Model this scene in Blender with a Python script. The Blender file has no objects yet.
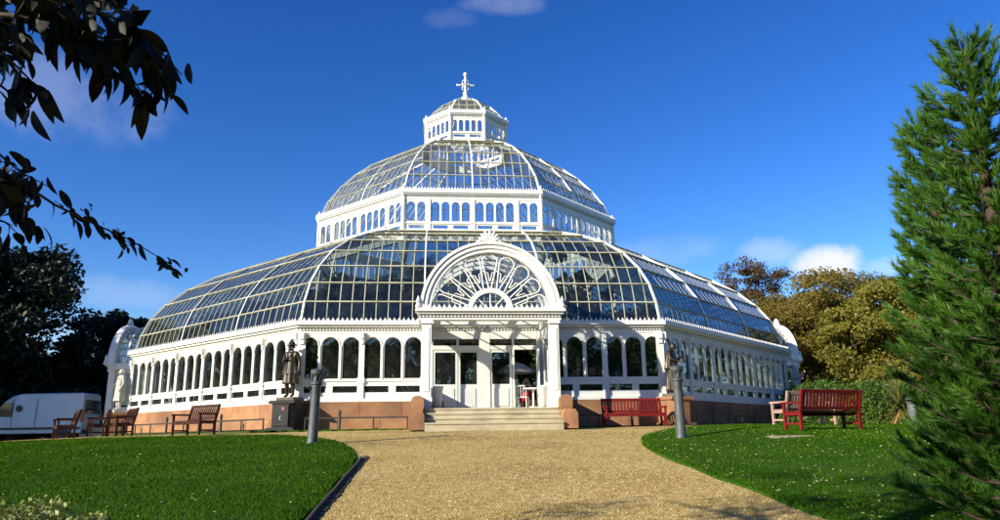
import bpy, bmesh, math, random
import numpy as np
from math import sin, cos, pi, radians, hypot, sqrt, atan2, exp, log
from mathutils import Vector, Matrix, Euler

random.seed(7)
rng = np.random.default_rng(11)
sc = bpy.context.scene
COL = sc.collection

# ------------------------------------------------------------------ camera
CAM = Vector((-1.8091, -42.6747, -1.3047))
YAW, PITCH, ROLL, FPX = 0.0909, 0.2389, -0.0144, 721.65
_f = Vector((sin(YAW)*cos(PITCH), cos(YAW)*cos(PITCH), sin(PITCH)))
_r0 = Vector((cos(YAW), -sin(YAW), 0)); _u0 = _r0.cross(_f)
C_R = _r0*cos(ROLL) + _u0*sin(ROLL); C_U = -_r0*sin(ROLL) + _u0*cos(ROLL); C_F = _f
cd = bpy.data.cameras.new('camera'); cam = bpy.data.objects.new('camera', cd); COL.objects.link(cam)
cd.sensor_width = 36; cd.lens = FPX/1000*36; cd.clip_end = 6000; cd.clip_start = .05
cam.matrix_world = Matrix(((C_R.x, C_U.x, -C_F.x, CAM.x), (C_R.y, C_U.y, -C_F.y, CAM.y), (C_R.z, C_U.z, -C_F.z, CAM.z), (0, 0, 0, 1)))
sc.camera = cam
def pix(px, py, d):
    """a point d metres away along the ray of photograph pixel (px, py)"""
    v = C_F + C_R*((px-500)/FPX) + C_U*((260-py)/FPX)
    return CAM + v.normalized()*d
def pdir(px, py):
    return (C_F + C_R*((px-500)/FPX) + C_U*((260-py)/FPX)).normalized()

# ------------------------------------------------------------------ light
SUN_AZ, SUN_EL = radians(55), radians(22.5)            # azimuth left of the facade's outward normal (-y)
SUN = Vector((-sin(SUN_AZ)*cos(SUN_EL), -cos(SUN_AZ)*cos(SUN_EL), sin(SUN_EL)))
sd = bpy.data.lights.new('sun', 'SUN'); sd.energy = 5.0; sd.angle = radians(.5); sd.color = (1, .93, .80)
so = bpy.data.objects.new('sun', sd); COL.objects.link(so)
so.rotation_euler = SUN.to_track_quat('Z', 'Y').to_euler()
sc.view_settings.view_transform = 'Standard'; sc.view_settings.look = 'None'
sc.view_settings.exposure = 0.7; sc.view_settings.gamma = 1
W = bpy.data.worlds.new('World'); sc.world = W; W.use_nodes = True
nt = W.node_tree; nt.nodes.clear()
def wn(t, **k):
    n = nt.nodes.new(t)
    for a, b in k.items(): setattr(n, a, b)
    return n
sky = wn('ShaderNodeTexSky', sky_type='NISHITA', sun_disc=False, sun_elevation=SUN_EL, sun_rotation=atan2(SUN.x, SUN.y),
         altitude=50, air_density=1.0, dust_density=0.25, ozone_density=3.0)
hs = wn('ShaderNodeHueSaturation'); hs.inputs['Saturation'].default_value = 1.30; hs.inputs['Hue'].default_value = .513; hs.inputs['Value'].default_value = 1.0
nt.links.new(sky.outputs[0], hs.inputs['Color'])
gm = wn('ShaderNodeGamma'); gm.inputs[1].default_value = 1.22; nt.links.new(hs.outputs[0], gm.inputs[0])
tc = wn('ShaderNodeTexCoord')
def mth(op, a, b=None, c=None):
    n = wn('ShaderNodeMath', operation=op)
    for i, v in enumerate((a, b, c)):
        if v is None: continue
        if isinstance(v, (int, float)): n.inputs[i].default_value = v
        else: nt.links.new(v, n.inputs[i])
    return n.outputs[0]
nz = wn('ShaderNodeTexNoise'); nz.inputs['Scale'].default_value = 16; nz.inputs['Detail'].default_value = 7; nz.inputs['Roughness'].default_value = .6
nt.links.new(tc.outputs['Generated'], nz.inputs['Vector'])
nz2 = wn('ShaderNodeTexNoise'); nz2.inputs['Scale'].default_value = 7; nz2.inputs['Detail'].default_value = 6
nt.links.new(tc.outputs['Generated'], nz2.inputs['Vector'])
tot = None
for px, py, rx, ry, amt in [(822, 264, 27, 15, 1.0), (770, 253, 30, 14, .3), (890, 267, 20, 8, .34), (505, 4, 40, 9, .16), (450, 18, 26, 9, .07),
                            (42, 95, 80, 34, .16), (20, 345, 110, 34, .2), (1150, 255, 60, 20, .7), (-160, 180, 90, 40, .5), (90, 290, 70, 14, .16), (660, 250, 60, 16, .14)]:
    d = pdir(px, py); rt = Vector((d.y, -d.x, 0)).normalized(); up = rt.cross(d)
    def dotn(v):
        n = wn('ShaderNodeVectorMath', operation='DOT_PRODUCT'); nt.links.new(tc.outputs['Generated'], n.inputs[0]); n.inputs[1].default_value = v; return n.outputs['Value']
    a = mth('DIVIDE', dotn(rt), rx/FPX); b = mth('DIVIDE', dotn(up), ry/FPX)
    fwd = mth('GREATER_THAN', dotn(d), 0.3)
    dist = mth('ADD', mth('MULTIPLY', a, a), mth('MULTIPLY', b, b))
    dist = mth('ADD', dist, mth('MULTIPLY', mth('SUBTRACT', nz.outputs['Fac'], .5), 4.2))
    dist = mth('ADD', dist, mth('MULTIPLY', mth('SUBTRACT', nz2.outputs['Fac'], .5), 1.5))
    mr = wn('ShaderNodeMapRange', interpolation_type='SMOOTHSTEP'); nt.links.new(dist, mr.inputs[0])
    mr.inputs[1].default_value = 1.7; mr.inputs[2].default_value = -0.5; mr.inputs[3].default_value = 0; mr.inputs[4].default_value = amt
    v = mth('MULTIPLY', mr.outputs[0], fwd)
    tot = v if tot is None else mth('MAXIMUM', tot, v)
mx = wn('ShaderNodeMix', data_type='RGBA'); nt.links.new(tot, mx.inputs[0]); nt.links.new(gm.outputs[0], mx.inputs[6])
mx.inputs[7].default_value = (7.0, 7.2, 7.6, 1)
bg = wn('ShaderNodeBackground'); bg.inputs['Strength'].default_value = 0.084
nt.links.new(mx.outputs[2], bg.inputs['Color'])
wo = wn('ShaderNodeOutputWorld'); nt.links.new(bg.outputs[0], wo.inputs[0])
sc.cycles.max_bounces = 8; sc.cycles.transparent_max_bounces = 28; sc.cycles.diffuse_bounces = 3; sc.cycles.glossy_bounces = 3
sc.cycles.caustics_reflective = False; sc.cycles.caustics_refractive = False; sc.cycles.use_denoising = True
sc.cycles.sample_clamp_indirect = 6

# ------------------------------------------------------------------ materials
MATS = {}
def new_mat(name):
    m = bpy.data.materials.new(name); m.use_nodes = True; m.node_tree.nodes.clear(); MATS[name] = m
    return m, m.node_tree
def N(t, ty, **k):
    n = t.nodes.new(ty)
    for a, b in k.items():
        if a.startswith('i_'): n.inputs[a[2:].replace('_', ' ')].default_value = b
        else: setattr(n, a, b)
    return n
def pmat(name, c1, c2=None, scale=4.0, rough=.6, bump=0, bscale=None, metal=0, detail=6, spec=.5, c3=None, s3=.5, contrast=(.35, .65), rand=0, bdist=.02, c4=None, s4=1.5):
    """principled with noise-mixed colours, optional large-scale third colour, bump and per-object shift"""
    m, t = new_mat(name)
    out = N(t, 'ShaderNodeOutputMaterial'); p = N(t, 'ShaderNodeBsdfPrincipled')
    p.inputs['Roughness'].default_value = rough; p.inputs['Metallic'].default_value = metal; p.inputs['Specular IOR Level'].default_value = spec
    t.links.new(p.outputs[0], out.inputs[0])
    tcn = N(t, 'ShaderNodeTexCoord')
    col = None
    if c2 is None: p.inputs['Base Color'].default_value = (*c1, 1)
    else:
        nz = N(t, 'ShaderNodeTexNoise', i_Scale=scale, i_Detail=detail, i_Roughness=.62); t.links.new(tcn.outputs['Object'], nz.inputs['Vector'])
        mr = N(t, 'ShaderNodeMapRange'); t.links.new(nz.outputs['Fac'], mr.inputs[0]); mr.inputs[1].default_value, mr.inputs[2].default_value = contrast
        mix = N(t, 'ShaderNodeMix', data_type='RGBA'); t.links.new(mr.outputs[0], mix.inputs[0]); mix.inputs[6].default_value = (*c1, 1); mix.inputs[7].default_value = (*c2, 1)
        col = mix.outputs[2]
        if c3:
            n3 = N(t, 'ShaderNodeTexNoise', i_Scale=s3, i_Detail=5); t.links.new(tcn.outputs['Object'], n3.inputs['Vector'])
            m3 = N(t, 'ShaderNodeMapRange'); t.links.new(n3.outputs['Fac'], m3.inputs[0]); m3.inputs[1].default_value, m3.inputs[2].default_value = .48, .68
            x3 = N(t, 'ShaderNodeMix', data_type='RGBA'); t.links.new(m3.outputs[0], x3.inputs[0]); t.links.new(col, x3.inputs[6]); x3.inputs[7].default_value = (*c3, 1)
            col = x3.outputs[2]
        if c4:
            n4 = N(t, 'ShaderNodeTexNoise', i_Scale=s4, i_Detail=8, i_Roughness=.7); t.links.new(tcn.outputs['Object'], n4.inputs['Vector'])
            m4 = N(t, 'ShaderNodeMapRange'); t.links.new(n4.outputs['Fac'], m4.inputs[0]); m4.inputs[1].default_value, m4.inputs[2].default_value = .46, .72; m4.inputs[4].default_value = .75
            x4 = N(t, 'ShaderNodeMix', data_type='RGBA'); t.links.new(m4.outputs[0], x4.inputs[0]); t.links.new(col, x4.inputs[6]); x4.inputs[7].default_value = (*c4, 1)
            col = x4.outputs[2]
        if rand:
            oi = N(t, 'ShaderNodeObjectInfo'); r = N(t, 'ShaderNodeMapRange'); t.links.new(oi.outputs['Random'], r.inputs[0]); r.inputs[3].default_value = 1-rand; r.inputs[4].default_value = 1+rand
            h = N(t, 'ShaderNodeHueSaturation'); t.links.new(r.outputs[0], h.inputs['Value']); t.links.new(col, h.inputs['Color']); col = h.outputs[0]
        t.links.new(col, p.inputs['Base Color'])
    if bump:
        nb = N(t, 'ShaderNodeTexNoise', i_Scale=bscale or scale*4, i_Detail=5); t.links.new(tcn.outputs['Object'], nb.inputs['Vector'])
        b = N(t, 'ShaderNodeBump', i_Strength=bump, i_Distance=bdist); t.links.new(nb.outputs['Fac'], b.inputs['Height']); t.links.new(b.outputs[0], p.inputs['Normal'])
    return m
def glass_mat(name, tint, dirt, dirtcol, rough=.02, ior=1.52, base=.05, bumpy=.25):
    m, t = new_mat(name)
    out = N(t, 'ShaderNodeOutputMaterial'); tr = N(t, 'ShaderNodeBsdfTransparent'); tr.inputs[0].default_value = (*tint, 1)
    gl = N(t, 'ShaderNodeBsdfGlossy', i_Roughness=rough); gl.inputs[0].default_value = (.95, .97, 1, 1)
    df = N(t, 'ShaderNodeBsdfDiffuse'); df.inputs[0].default_value = (*dirtcol, 1)
    ge = N(t, 'ShaderNodeNewGeometry'); dp = N(t, 'ShaderNodeVectorMath', operation='DOT_PRODUCT'); t.links.new(ge.outputs['Normal'], dp.inputs[0]); t.links.new(ge.outputs['Incoming'], dp.inputs[1])
    ab = N(t, 'ShaderNodeMath', operation='ABSOLUTE'); t.links.new(dp.outputs['Value'], ab.inputs[0]); iv = N(t, 'ShaderNodeMath', operation='SUBTRACT'); iv.inputs[0].default_value = 1; t.links.new(ab.outputs[0], iv.inputs[1])
    pw = N(t, 'ShaderNodeMath', operation='POWER'); t.links.new(iv.outputs[0], pw.inputs[0]); pw.inputs[1].default_value = 4.4
    ad = N(t, 'ShaderNodeMath', operation='MULTIPLY_ADD'); t.links.new(pw.outputs[0], ad.inputs[0]); ad.inputs[1].default_value = .9; ad.inputs[2].default_value = .045+base   # Schlick, both panes' faces
    tcn = N(t, 'ShaderNodeTexCoord')
    nb = N(t, 'ShaderNodeTexNoise', i_Scale=1.3, i_Detail=2); t.links.new(tcn.outputs['Object'], nb.inputs['Vector'])
    b = N(t, 'ShaderNodeBump', i_Strength=bumpy, i_Distance=.02); t.links.new(nb.outputs['Fac'], b.inputs['Height']); t.links.new(b.outputs[0], gl.inputs['Normal'])
    m1 = N(t, 'ShaderNodeMixShader'); t.links.new(ad.outputs[0], m1.inputs[0]); t.links.new(tr.outputs[0], m1.inputs[1]); t.links.new(gl.outputs[0], m1.inputs[2])
    nd = N(t, 'ShaderNodeTexNoise', i_Scale=2.2, i_Detail=6); t.links.new(tcn.outputs['Object'], nd.inputs['Vector'])
    md = N(t, 'ShaderNodeMapRange'); t.links.new(nd.outputs['Fac'], md.inputs[0]); md.inputs[1].default_value = .35; md.inputs[2].default_value = .75; md.inputs[3].default_value = dirt*.35; md.inputs[4].default_value = dirt*1.9
    m2 = N(t, 'ShaderNodeMixShader'); t.links.new(md.outputs[0], m2.inputs[0]); t.links.new(m1.outputs[0], m2.inputs[1]); t.links.new(df.outputs[0], m2.inputs[2])
    t.links.new(m2.outputs[0], out.inputs[0])
    return m
def leaf_mat(name, c1, c2, c3=None, trans=.3, rough=.5, scale=.6, spec=.3):
    """leaf faces: colour varies per leaf (random per island) and by clump (noise)"""
    m, t = new_mat(name)
    out = N(t, 'ShaderNodeOutputMaterial')
    geo = N(t, 'ShaderNodeNewGeometry'); tcn = N(t, 'ShaderNodeTexCoord')
    nz = N(t, 'ShaderNodeTexNoise', i_Scale=scale, i_Detail=3); t.links.new(tcn.outputs['Object'], nz.inputs['Vector'])
    mx = N(t, 'ShaderNodeMath', operation='MULTIPLY_ADD'); t.links.new(geo.outputs['Random Per Island'], mx.inputs[0]); mx.inputs[1].default_value = .55
    sb = N(t, 'ShaderNodeMapRange'); t.links.new(nz.outputs['Fac'], sb.inputs[0]); sb.inputs[1].default_value = .3; sb.inputs[2].default_value = .7; sb.inputs[4].default_value = .5
    t.links.new(sb.outputs[0], mx.inputs[2])
    cr = N(t, 'ShaderNodeValToRGB'); cr.color_ramp.elements[0].color = (*c1, 1); cr.color_ramp.elements[1].color = (*(c3 or c2), 1)
    if c3: e = cr.color_ramp.elements.new(.55); e.color = (*c2, 1)
    t.links.new(mx.outputs[0], cr.inputs[0])
    p = N(t, 'ShaderNodeBsdfPrincipled', i_Roughness=rough); p.inputs['Specular IOR Level'].default_value = spec
    t.links.new(cr.outputs[0], p.inputs['Base Color'])
    tl = N(t, 'ShaderNodeBsdfTranslucent'); t.links.new(cr.outputs[0], tl.inputs[0])
    ms = N(t, 'ShaderNodeMixShader'); ms.inputs[0].default_value = trans; t.links.new(p.outputs[0], ms.inputs[1]); t.links.new(tl.outputs[0], ms.inputs[2])
    t.links.new(ms.outputs[0], out.inputs[0])
    return m

pmat('white_paint', (.76, .74, .67), (.60, .56, .46), 1.6, .45, contrast=(.5, .95), bump=.1, bscale=30, rand=.04)
pmat('bar_paint', (.50, .48, .34), (.26, .26, .15), 1.2, .55, contrast=(.4, .7))
pmat('mossy_paint', (.30, .275, .13), (.17, .165, .075), 2.2, .8, contrast=(.35, .65))
pmat('sandstone', (.29, .135, .058), (.37, .19, .085), 2.2, .85, bump=.5, bscale=24, c3=(.20, .095, .05), s3=.9, rand=.16)
pmat('step_stone', (.42, .35, .21), (.52, .45, .30), 3, .85, bump=.4, bscale=40, c3=(.33, .28, .17), s3=1.2, rand=.07)
pmat('floor_stone', (.30, .26, .20), (.36, .32, .25), 2, .8)
glass_mat('window_glass', (.44, .50, .48), .02, (.5, .5, .45))
glass_mat('clear_glass', (.86, .90, .90), .02, (.5, .5, .45), base=.02)
glass_mat('upper_glass', (.93, .95, .96), .06, (.45, .48, .44), base=.02, bumpy=.35)
glass_mat('roof_glass', (.42, .48, .47), .02, (.42, .45, .40), base=.02, bumpy=.35)
pmat('bronze', (.035, .024, .014), (.07, .05, .03), 6, .42, metal=.55, bump=.3, bscale=30, c3=(.04, .055, .045), s3=3)
pmat('marble', (.50, .48, .43), (.34, .33, .29), 5, .6, bump=.2, bscale=30)
pmat('notice_shade_dark', (.008, .008, .009), (.018, .017, .016), 5, .5, spec=.2)  # black of the notice board; on its pedestal also painted shadow
pmat('red_print', (.22, .035, .03)); pmat('grey_print', (.18, .18, .17))
pmat('lamp_iron', (.055, .064, .062), (.085, .095, .09), 7, .5, bump=.3, bscale=40, c3=(.035, .04, .036), s3=4)
pmat('fence_iron', (.022, .022, .022), (.04, .036, .032), 8, .5)
pmat('red_wood', (.125, .006, .005), (.18, .011, .009), 6, .55, spec=.25, bump=.25, bscale=30, rand=.15)
pmat('brown_wood', (.035, .010, .006), (.06, .018, .010), 7, .6, spec=.25, bump=.3, bscale=30, rand=.2)
pmat('pale_wood', (.34, .20, .15), (.42, .27, .21), 7, .6, rand=.1)
pmat('grass_ground', (.016, .055, .003), (.032, .085, .005), 9, .95, bump=.5, bscale=60, c3=(.045, .085, .012), s3=.5, spec=.1)
pmat('gravel', (.36, .235, .055), (.60, .44, .15), 26, .95, bump=1.0, bscale=60, detail=10, c3=(.20, .125, .036), s3=.34, spec=.15, contrast=(.25, .75), c4=(.60, .48, .23), s4=1.3, bdist=.03)
leaf_mat('pebble', (.10, .062, .018), (.42, .30, .10), (.72, .58, .32), 0, rough=.9, scale=9, spec=.1)
pmat('soil', (.035, .024, .014), (.06, .04, .024), 9, .95, bump=.6)
pmat('timber_edge', (.04, .03, .022), (.08, .06, .045), 8, .8, bump=.4)
pmat('slab', (.22, .19, .13), (.30, .26, .19), 5, .85, bump=.4)
pmat('bark', (.05, .036, .025), (.10, .075, .05), 6, .9, bump=.7, bscale=14)
pmat('pine_bark', (.045, .028, .016), (.08, .05, .03), 8, .9, bump=.7)
pmat('van_white', (.60, .62, .65), (.54, .56, .59), 2, .3); pmat('van_black', (.02, .02, .02), (.03, .03, .03), 4, .5)
pmat('tyre', (.015, .015, .015)); pmat('hub', (.4, .4, .4), metal=.8, rough=.4)
pmat('van_glass', (.02, .025, .03), rough=.05); pmat('tail_red', (.35, .01, .01), rough=.25)
pmat('pot_white', (.72, .70, .64), (.62, .60, .54), 4, .4)
pmat('soft_white', (.78, .77, .73), (.70, .69, .65), 4, .7)
pmat('skin', (.62, .38, .28), rough=.55); pmat('hair', (.22, .13, .06), rough=.5); pmat('red_cloth', (.50, .02, .03), (.38, .015, .02), 8, .8)
pmat('bin_grey', (.10, .10, .10), (.13, .13, .13), 5, .6)
leaf_mat('leaf_shade_dark', (.006, .010, .004), (.012, .020, .007), (.018, .028, .009), .15, scale=.4)  # greens taken down to near black, tree shade put into the colour
leaf_mat('leaf_autumn', (.10, .085, .014), (.20, .16, .025), (.31, .20, .035), .42, scale=.35)
leaf_mat('leaf_olive', (.07, .08, .014), (.15, .155, .025), (.25, .20, .035), .42, scale=.35)
leaf_mat('leaf_yellow', (.10, .11, .014), (.22, .21, .03), (.32, .26, .045), .42, scale=.4)
leaf_mat('leaf_brown', (.05, .032, .012), (.095, .06, .022), (.15, .085, .03), .25, scale=.4)
leaf_mat('leaf_hedge', (.03, .07, .007), (.06, .12, .014), (.11, .17, .022), .25, scale=.8)
leaf_mat('leaf_pine', (.018, .062, .006), (.05, .14, .012), (.12, .22, .02), .2, scale=1.6)
leaf_mat('leaf_variegated', (.05, .10, .015), (.25, .28, .07), (.58, .55, .26), .3, scale=3)
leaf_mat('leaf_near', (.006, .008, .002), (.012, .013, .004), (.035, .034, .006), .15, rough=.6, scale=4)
leaf_mat('leaf_palm', (.015, .035, .005), (.045, .085, .012), (.12, .15, .03), .3, scale=.8)
leaf_mat('leaf_yucca', (.04, .09, .02), (.14, .17, .04), (.34, .24, .06), .25, scale=2)
leaf_mat('leaf_yucca_dead', (.24, .15, .04), (.36, .22, .07), (.45, .30, .12), .2, scale=2)
leaf_mat('grass_blade', (.022, .075, .002), (.042, .115, .003), (.095, .17, .006), .3, rough=.9, scale=.55, spec=.05)
leaf_mat('fallen_leaf', (.22, .17, .05), (.42, .36, .15), (.60, .55, .35), .15, scale=2)

# ------------------------------------------------------------------ mesh helpers
class MB:
    def __init__(s): s.v = []; s.f = []
    def add(s, vs, fs):
        o = len(s.v); s.v += [tuple(p) for p in vs]; s.f += [tuple(i+o for i in q) for q in fs]
    def box(s, x0, x1, y0, y1, z0, z1):
        s.add([(x0,y0,z0),(x1,y0,z0),(x1,y1,z0),(x0,y1,z0),(x0,y0,z1),(x1,y0,z1),(x1,y1,z1),(x0,y1,z1)],
              [(0,3,2,1),(4,5,6,7),(0,1,5,4),(1,2,6,5),(2,3,7,6),(3,0,4,7)])
    def beam(s, a, b, w, h, up=(0, 0, 1)):
        a = Vector(a); b = Vector(b); d = (b-a).normalized(); u = Vector(up); sd_ = d.cross(u)
        if sd_.length < 1e-4: sd_ = d.cross(Vector((1, 0, 0)))
        sd_.normalize(); u = sd_.cross(d).normalized()
        vs = [p + sd_*(i*w/2) + u*(j*h/2) for p in (a, b) for i, j in ((-1,-1),(1,-1),(1,1),(-1,1))]
        s.add(vs, [(0,1,2,3)[::-1],(4,5,6,7),(0,1,5,4),(1,2,6,5),(2,3,7,6),(3,0,4,7)])
    def tube(s, pts, rad, seg=8, cap=True):
        pts = [Vector(p) for p in pts]; n = len(pts)
        rad = rad if isinstance(rad, (list, tuple)) else [rad]*n
        ref = None; rings = []
        for i in range(n):
            d = (pts[min(i+1, n-1)]-pts[max(i-1, 0)]).normalized()
            if ref is None: ref = d.orthogonal().normalized()
            ref = (ref - d*ref.dot(d))
            if ref.length < 1e-5: ref = d.orthogonal()
            ref.normalize(); b = d.cross(ref)
            rings.append([pts[i] + (ref*cos(2*pi*k/seg) + b*sin(2*pi*k/seg))*rad[i] for k in range(seg)])
        fs = [(i*seg+k, i*seg+(k+1)%seg, (i+1)*seg+(k+1)%seg, (i+1)*seg+k) for i in range(n-1) for k in range(seg)]
        if cap: fs += [tuple(range(seg))[::-1], tuple((n-1)*seg+k for k in range(seg))]
        s.add([p for r in rings for p in r], fs)
    def lathe(s, prof, c=(0, 0, 0), seg=16, flute=0, fl=(0, 0)):
        vs = []; n = len(prof)
        for i, (r, z) in enumerate(prof):
            for k in range(seg):
                rr = r
                if flute and fl[0] <= z <= fl[1] and k % 2: rr = r*(1-flute)
                vs.append((c[0]+rr*cos(2*pi*k/seg), c[1]+rr*sin(2*pi*k/seg), c[2]+z))
        fs = [(i*seg+k, i*seg+(k+1)%seg, (i+1)*seg+(k+1)%seg, (i+1)*seg+k) for i in range(n-1) for k in range(seg)]
        fs += [tuple(range(seg))[::-1], tuple((n-1)*seg+k for k in range(seg))]
        s.add(vs, fs)
    def prism(s, poly, axis_fn, t0, t1):
        n = len(poly); vs = [axis_fn(a, b, t0) for a, b in poly] + [axis_fn(a, b, t1) for a, b in poly]
        s.add(vs, [tuple(range(n))[::-1], tuple(range(n, 2*n))] + [(i, (i+1)%n, n+(i+1)%n, n+i) for i in range(n)])
    def mesh(s, name):
        me = bpy.data.meshes.new(name); me.from_pydata(s.v, [], s.f); me.update(); return me
    def build(s, name, mat, parent=None, smooth=False, M=None):
        return put(s.mesh(name), name, mat, parent, smooth, M)
def put(me, name, mat, parent=None, smooth=False, M=None):
    if not me.materials: me.materials.append(MATS[mat])
    if smooth:
        me.polygons.foreach_set('use_smooth', [True]*len(me.polygons))
    o = bpy.data.objects.new(name, me); COL.objects.link(o)
    if M is not None: o.matrix_basis = M
    if parent is not None: o.parent = parent
    return o
def fix_normals(o, bev=0, seg=1):
    bm = bmesh.new(); bm.from_mesh(o.data)
    bmesh.ops.remove_doubles(bm, verts=bm.verts, dist=1e-5)
    bmesh.ops.recalc_face_normals(bm, faces=bm.faces); bm.to_mesh(o.data); bm.free()
    return o
def empty(name, loc=(0, 0, 0), rz=0):
    o = bpy.data.objects.new(name, None); COL.objects.link(o); o.location = loc; o.rotation_euler.z = rz; o.empty_display_size = .3
    return o
def tag(o, label=None, cat=None, group=None, kind=None):
    for k, v in (('label', label), ('category', cat), ('group', group), ('kind', kind)):
        if v: o[k] = v
    return o
def copy_tree(o, parent=None):
    c = o.copy(); COL.objects.link(c); c.parent = parent
    for ch in o.children: copy_tree(ch, c)
    return c
def np_mesh(name, verts, faces):
    """verts (n,3) array, faces (m,k) array"""
    me = bpy.data.meshes.new(name); n = len(verts); m, k = faces.shape
    me.vertices.add(n); me.vertices.foreach_set('co', np.ascontiguousarray(verts, dtype=np.float32).ravel())
    me.loops.add(m*k); me.loops.foreach_set('vertex_index', np.ascontiguousarray(faces, dtype=np.int32).ravel())
    me.polygons.add(m); me.polygons.foreach_set('loop_start', np.arange(0, m*k, k, dtype=np.int32))
    me.update(calc_edges=True); return me

# ------------------------------------------------------------------ ground
ZG = -1.05
def sstep(a, b, x):
    t = min(1, max(0, (x-a)/(b-a))); return t*t*(3-2*t)
_s0 = 3*log(1+exp(-4/3))
def gh(x, y):
    r = hypot(x, y); s = r - 21.0 - 2.6*sstep(3.4, 7.5, x)*sstep(-5, -15, y); w = 3.0
    s = s if s/w > 30 else w*log(1+exp(s/w))
    s = max(0, s-_s0)
    s = s if s < 26 else 26 + 4*(1-exp(-(s-26)/4))
    return ZG - .088*s
def ground_hit(px, py):
    d = pdir(px, py); t = 3.0
    while t < 200:
        P = CAM + d*t
        if P.z < gh(P.x, P.y): return P
        t += .03
    return None
def grid_sheet(name, rows, mat, dz, parent=None):
    """rows: list of equal-length lists of (x, y)"""
    n = len(rows[0]); vs = [(x, y, gh(x, y)+dz) for r in rows for x, y in r]
    fs = [(i*n+j, i*n+j+1, (i+1)*n+j+1, (i+1)*n+j) for i in range(len(rows)-1) for j in range(n-1)]
    m = MB(); m.add(vs, fs); return m.build(name, mat, parent, True)
ang = [2*pi*k/144 for k in range(145)]
rad_g = [0.5, 12, 16, 18, 20, 21, 22, 23, 24, 25, 26, 28, 30, 33, 36, 40, 44, 50, 60, 80, 120, 200, 400, 900, 2500]
o = grid_sheet('ground', [[(r*cos(a), r*sin(a)) for a in ang] for r in rad_g], 'grass_ground', -.06); tag(o, kind='structure')
rad_p = [15.5 + .25*i for i in range(124)]
o = grid_sheet('gravel_path', [[(r*cos(a), r*sin(a)) for a in [2*pi*k/240 for k in range(241)]] for r in rad_p], 'gravel', 0.0); tag(o, kind='structure')

def lawn_boundary(side):
    """from far along the ring path, round the corner, then down the straight path edge to beyond the camera"""
    pts = []
    rr = 22.2
    if side < 0: edge, a_end, far = 3.20, radians(15), radians(62)
    else: edge, a_end, far = 2.35, radians(12.5), radians(66)
    for i in range(40):
        a = far + (a_end+radians(2) - far)*i/39
        R = rr + 2.2*sstep(radians(25), radians(50), a)
        pts.append((side*R*sin(a), -R*cos(a)))
    p0 = Vector(pts[-1]); p2 = Vector((side*edge, -30.0)); p1 = Vector((side*(edge+.15), -24.2))
    for i in range(1, 24):
        t = i/24; q = p0*(1-t)**2 + p1*2*t*(1-t) + p2*t*t; pts.append((q.x, q.y))
    for i in range(50): pts.append((side*edge + .05*sin(i*.9)*.6, -30 - i*.35))
    return pts
S_L = [0, .004, .01, .02, .035, .055, .08, .11, .15, .2, .27, .36, .5, .7, 1.0]
LAWN = {}
for side, nm in ((-1, 'lawn'), (1, 'lawn')):
    B = lawn_boundary(side); nB = len(B)
    LAWN[side] = B
    rows = [[], []]
    vs = []; fs = []
    outer = [(side*48, -3 - 50*i/(nB-1)) for i in range(nB)]
    for i, (b, q) in enumerate(zip(B, outer)):
        ro = [(b[0], b[1], gh(*b)-.12), (b[0], b[1], gh(*b)+.035)]
        for s in S_L[1:]:
            x = b[0]+(q[0]-b[0])*s; y = b[1]+(q[1]-b[1])*s
            ro.append((x, y, gh(x, y)+.05))
        vs += ro
    k = len(S_L)+1
    fs = [(i*k+j, (i+1)*k+j, (i+1)*k+j+1, i*k+j+1) for i in range(nB-1) for j in range(k-1)]
    m = MB(); m.add(vs, fs); o = fix_normals(m.build(nm, 'grass_ground', None, True)); tag(o, kind='structure')

# ------------------------------------------------------------------ palm house
c22, s22 = cos(pi/8), sin(pi/8)
PH = empty('palm_house', (0, 0, ZG))
tag(PH, 'white iron and glass octagonal palm house with three domed tiers', 'glasshouse')
def FM(k): return Matrix.Rotation(k*pi/4, 4, 'Z')      # face k of the octagon: local (u, -n, z)
OFF = Matrix.Translation((0, 0, -ZG))                  # children are written in world z, the empty stands on the ground
def ph(mb, name, mat, k=0, parent=None, smooth=False):
    o = mb.build(name, mat, parent or PH, smooth, (OFF @ FM(k)) if parent is None else Matrix()); return o
def phm(me, name, mat, M=Matrix(), parent=None):
    return put(me, name, mat, parent or PH, False, (OFF @ M) if parent is None else M)
def arch_loop(uc, w, zb, zs, n=9):
    """opening outline: bottom left, up, round the head, down to bottom right"""
    h = w/2
    return [(uc-h, zb)] + [(uc - h*cos(pi*i/(n-1)), zs + h*sin(pi*i/(n-1))) for i in range(n)] + [(uc+h, zb)]
def rect_loop(uc, w, z0, z1): return [(uc-w/2, z0), (uc-w/2, z1), (uc+w/2, z1), (uc+w/2, z0)]
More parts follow.
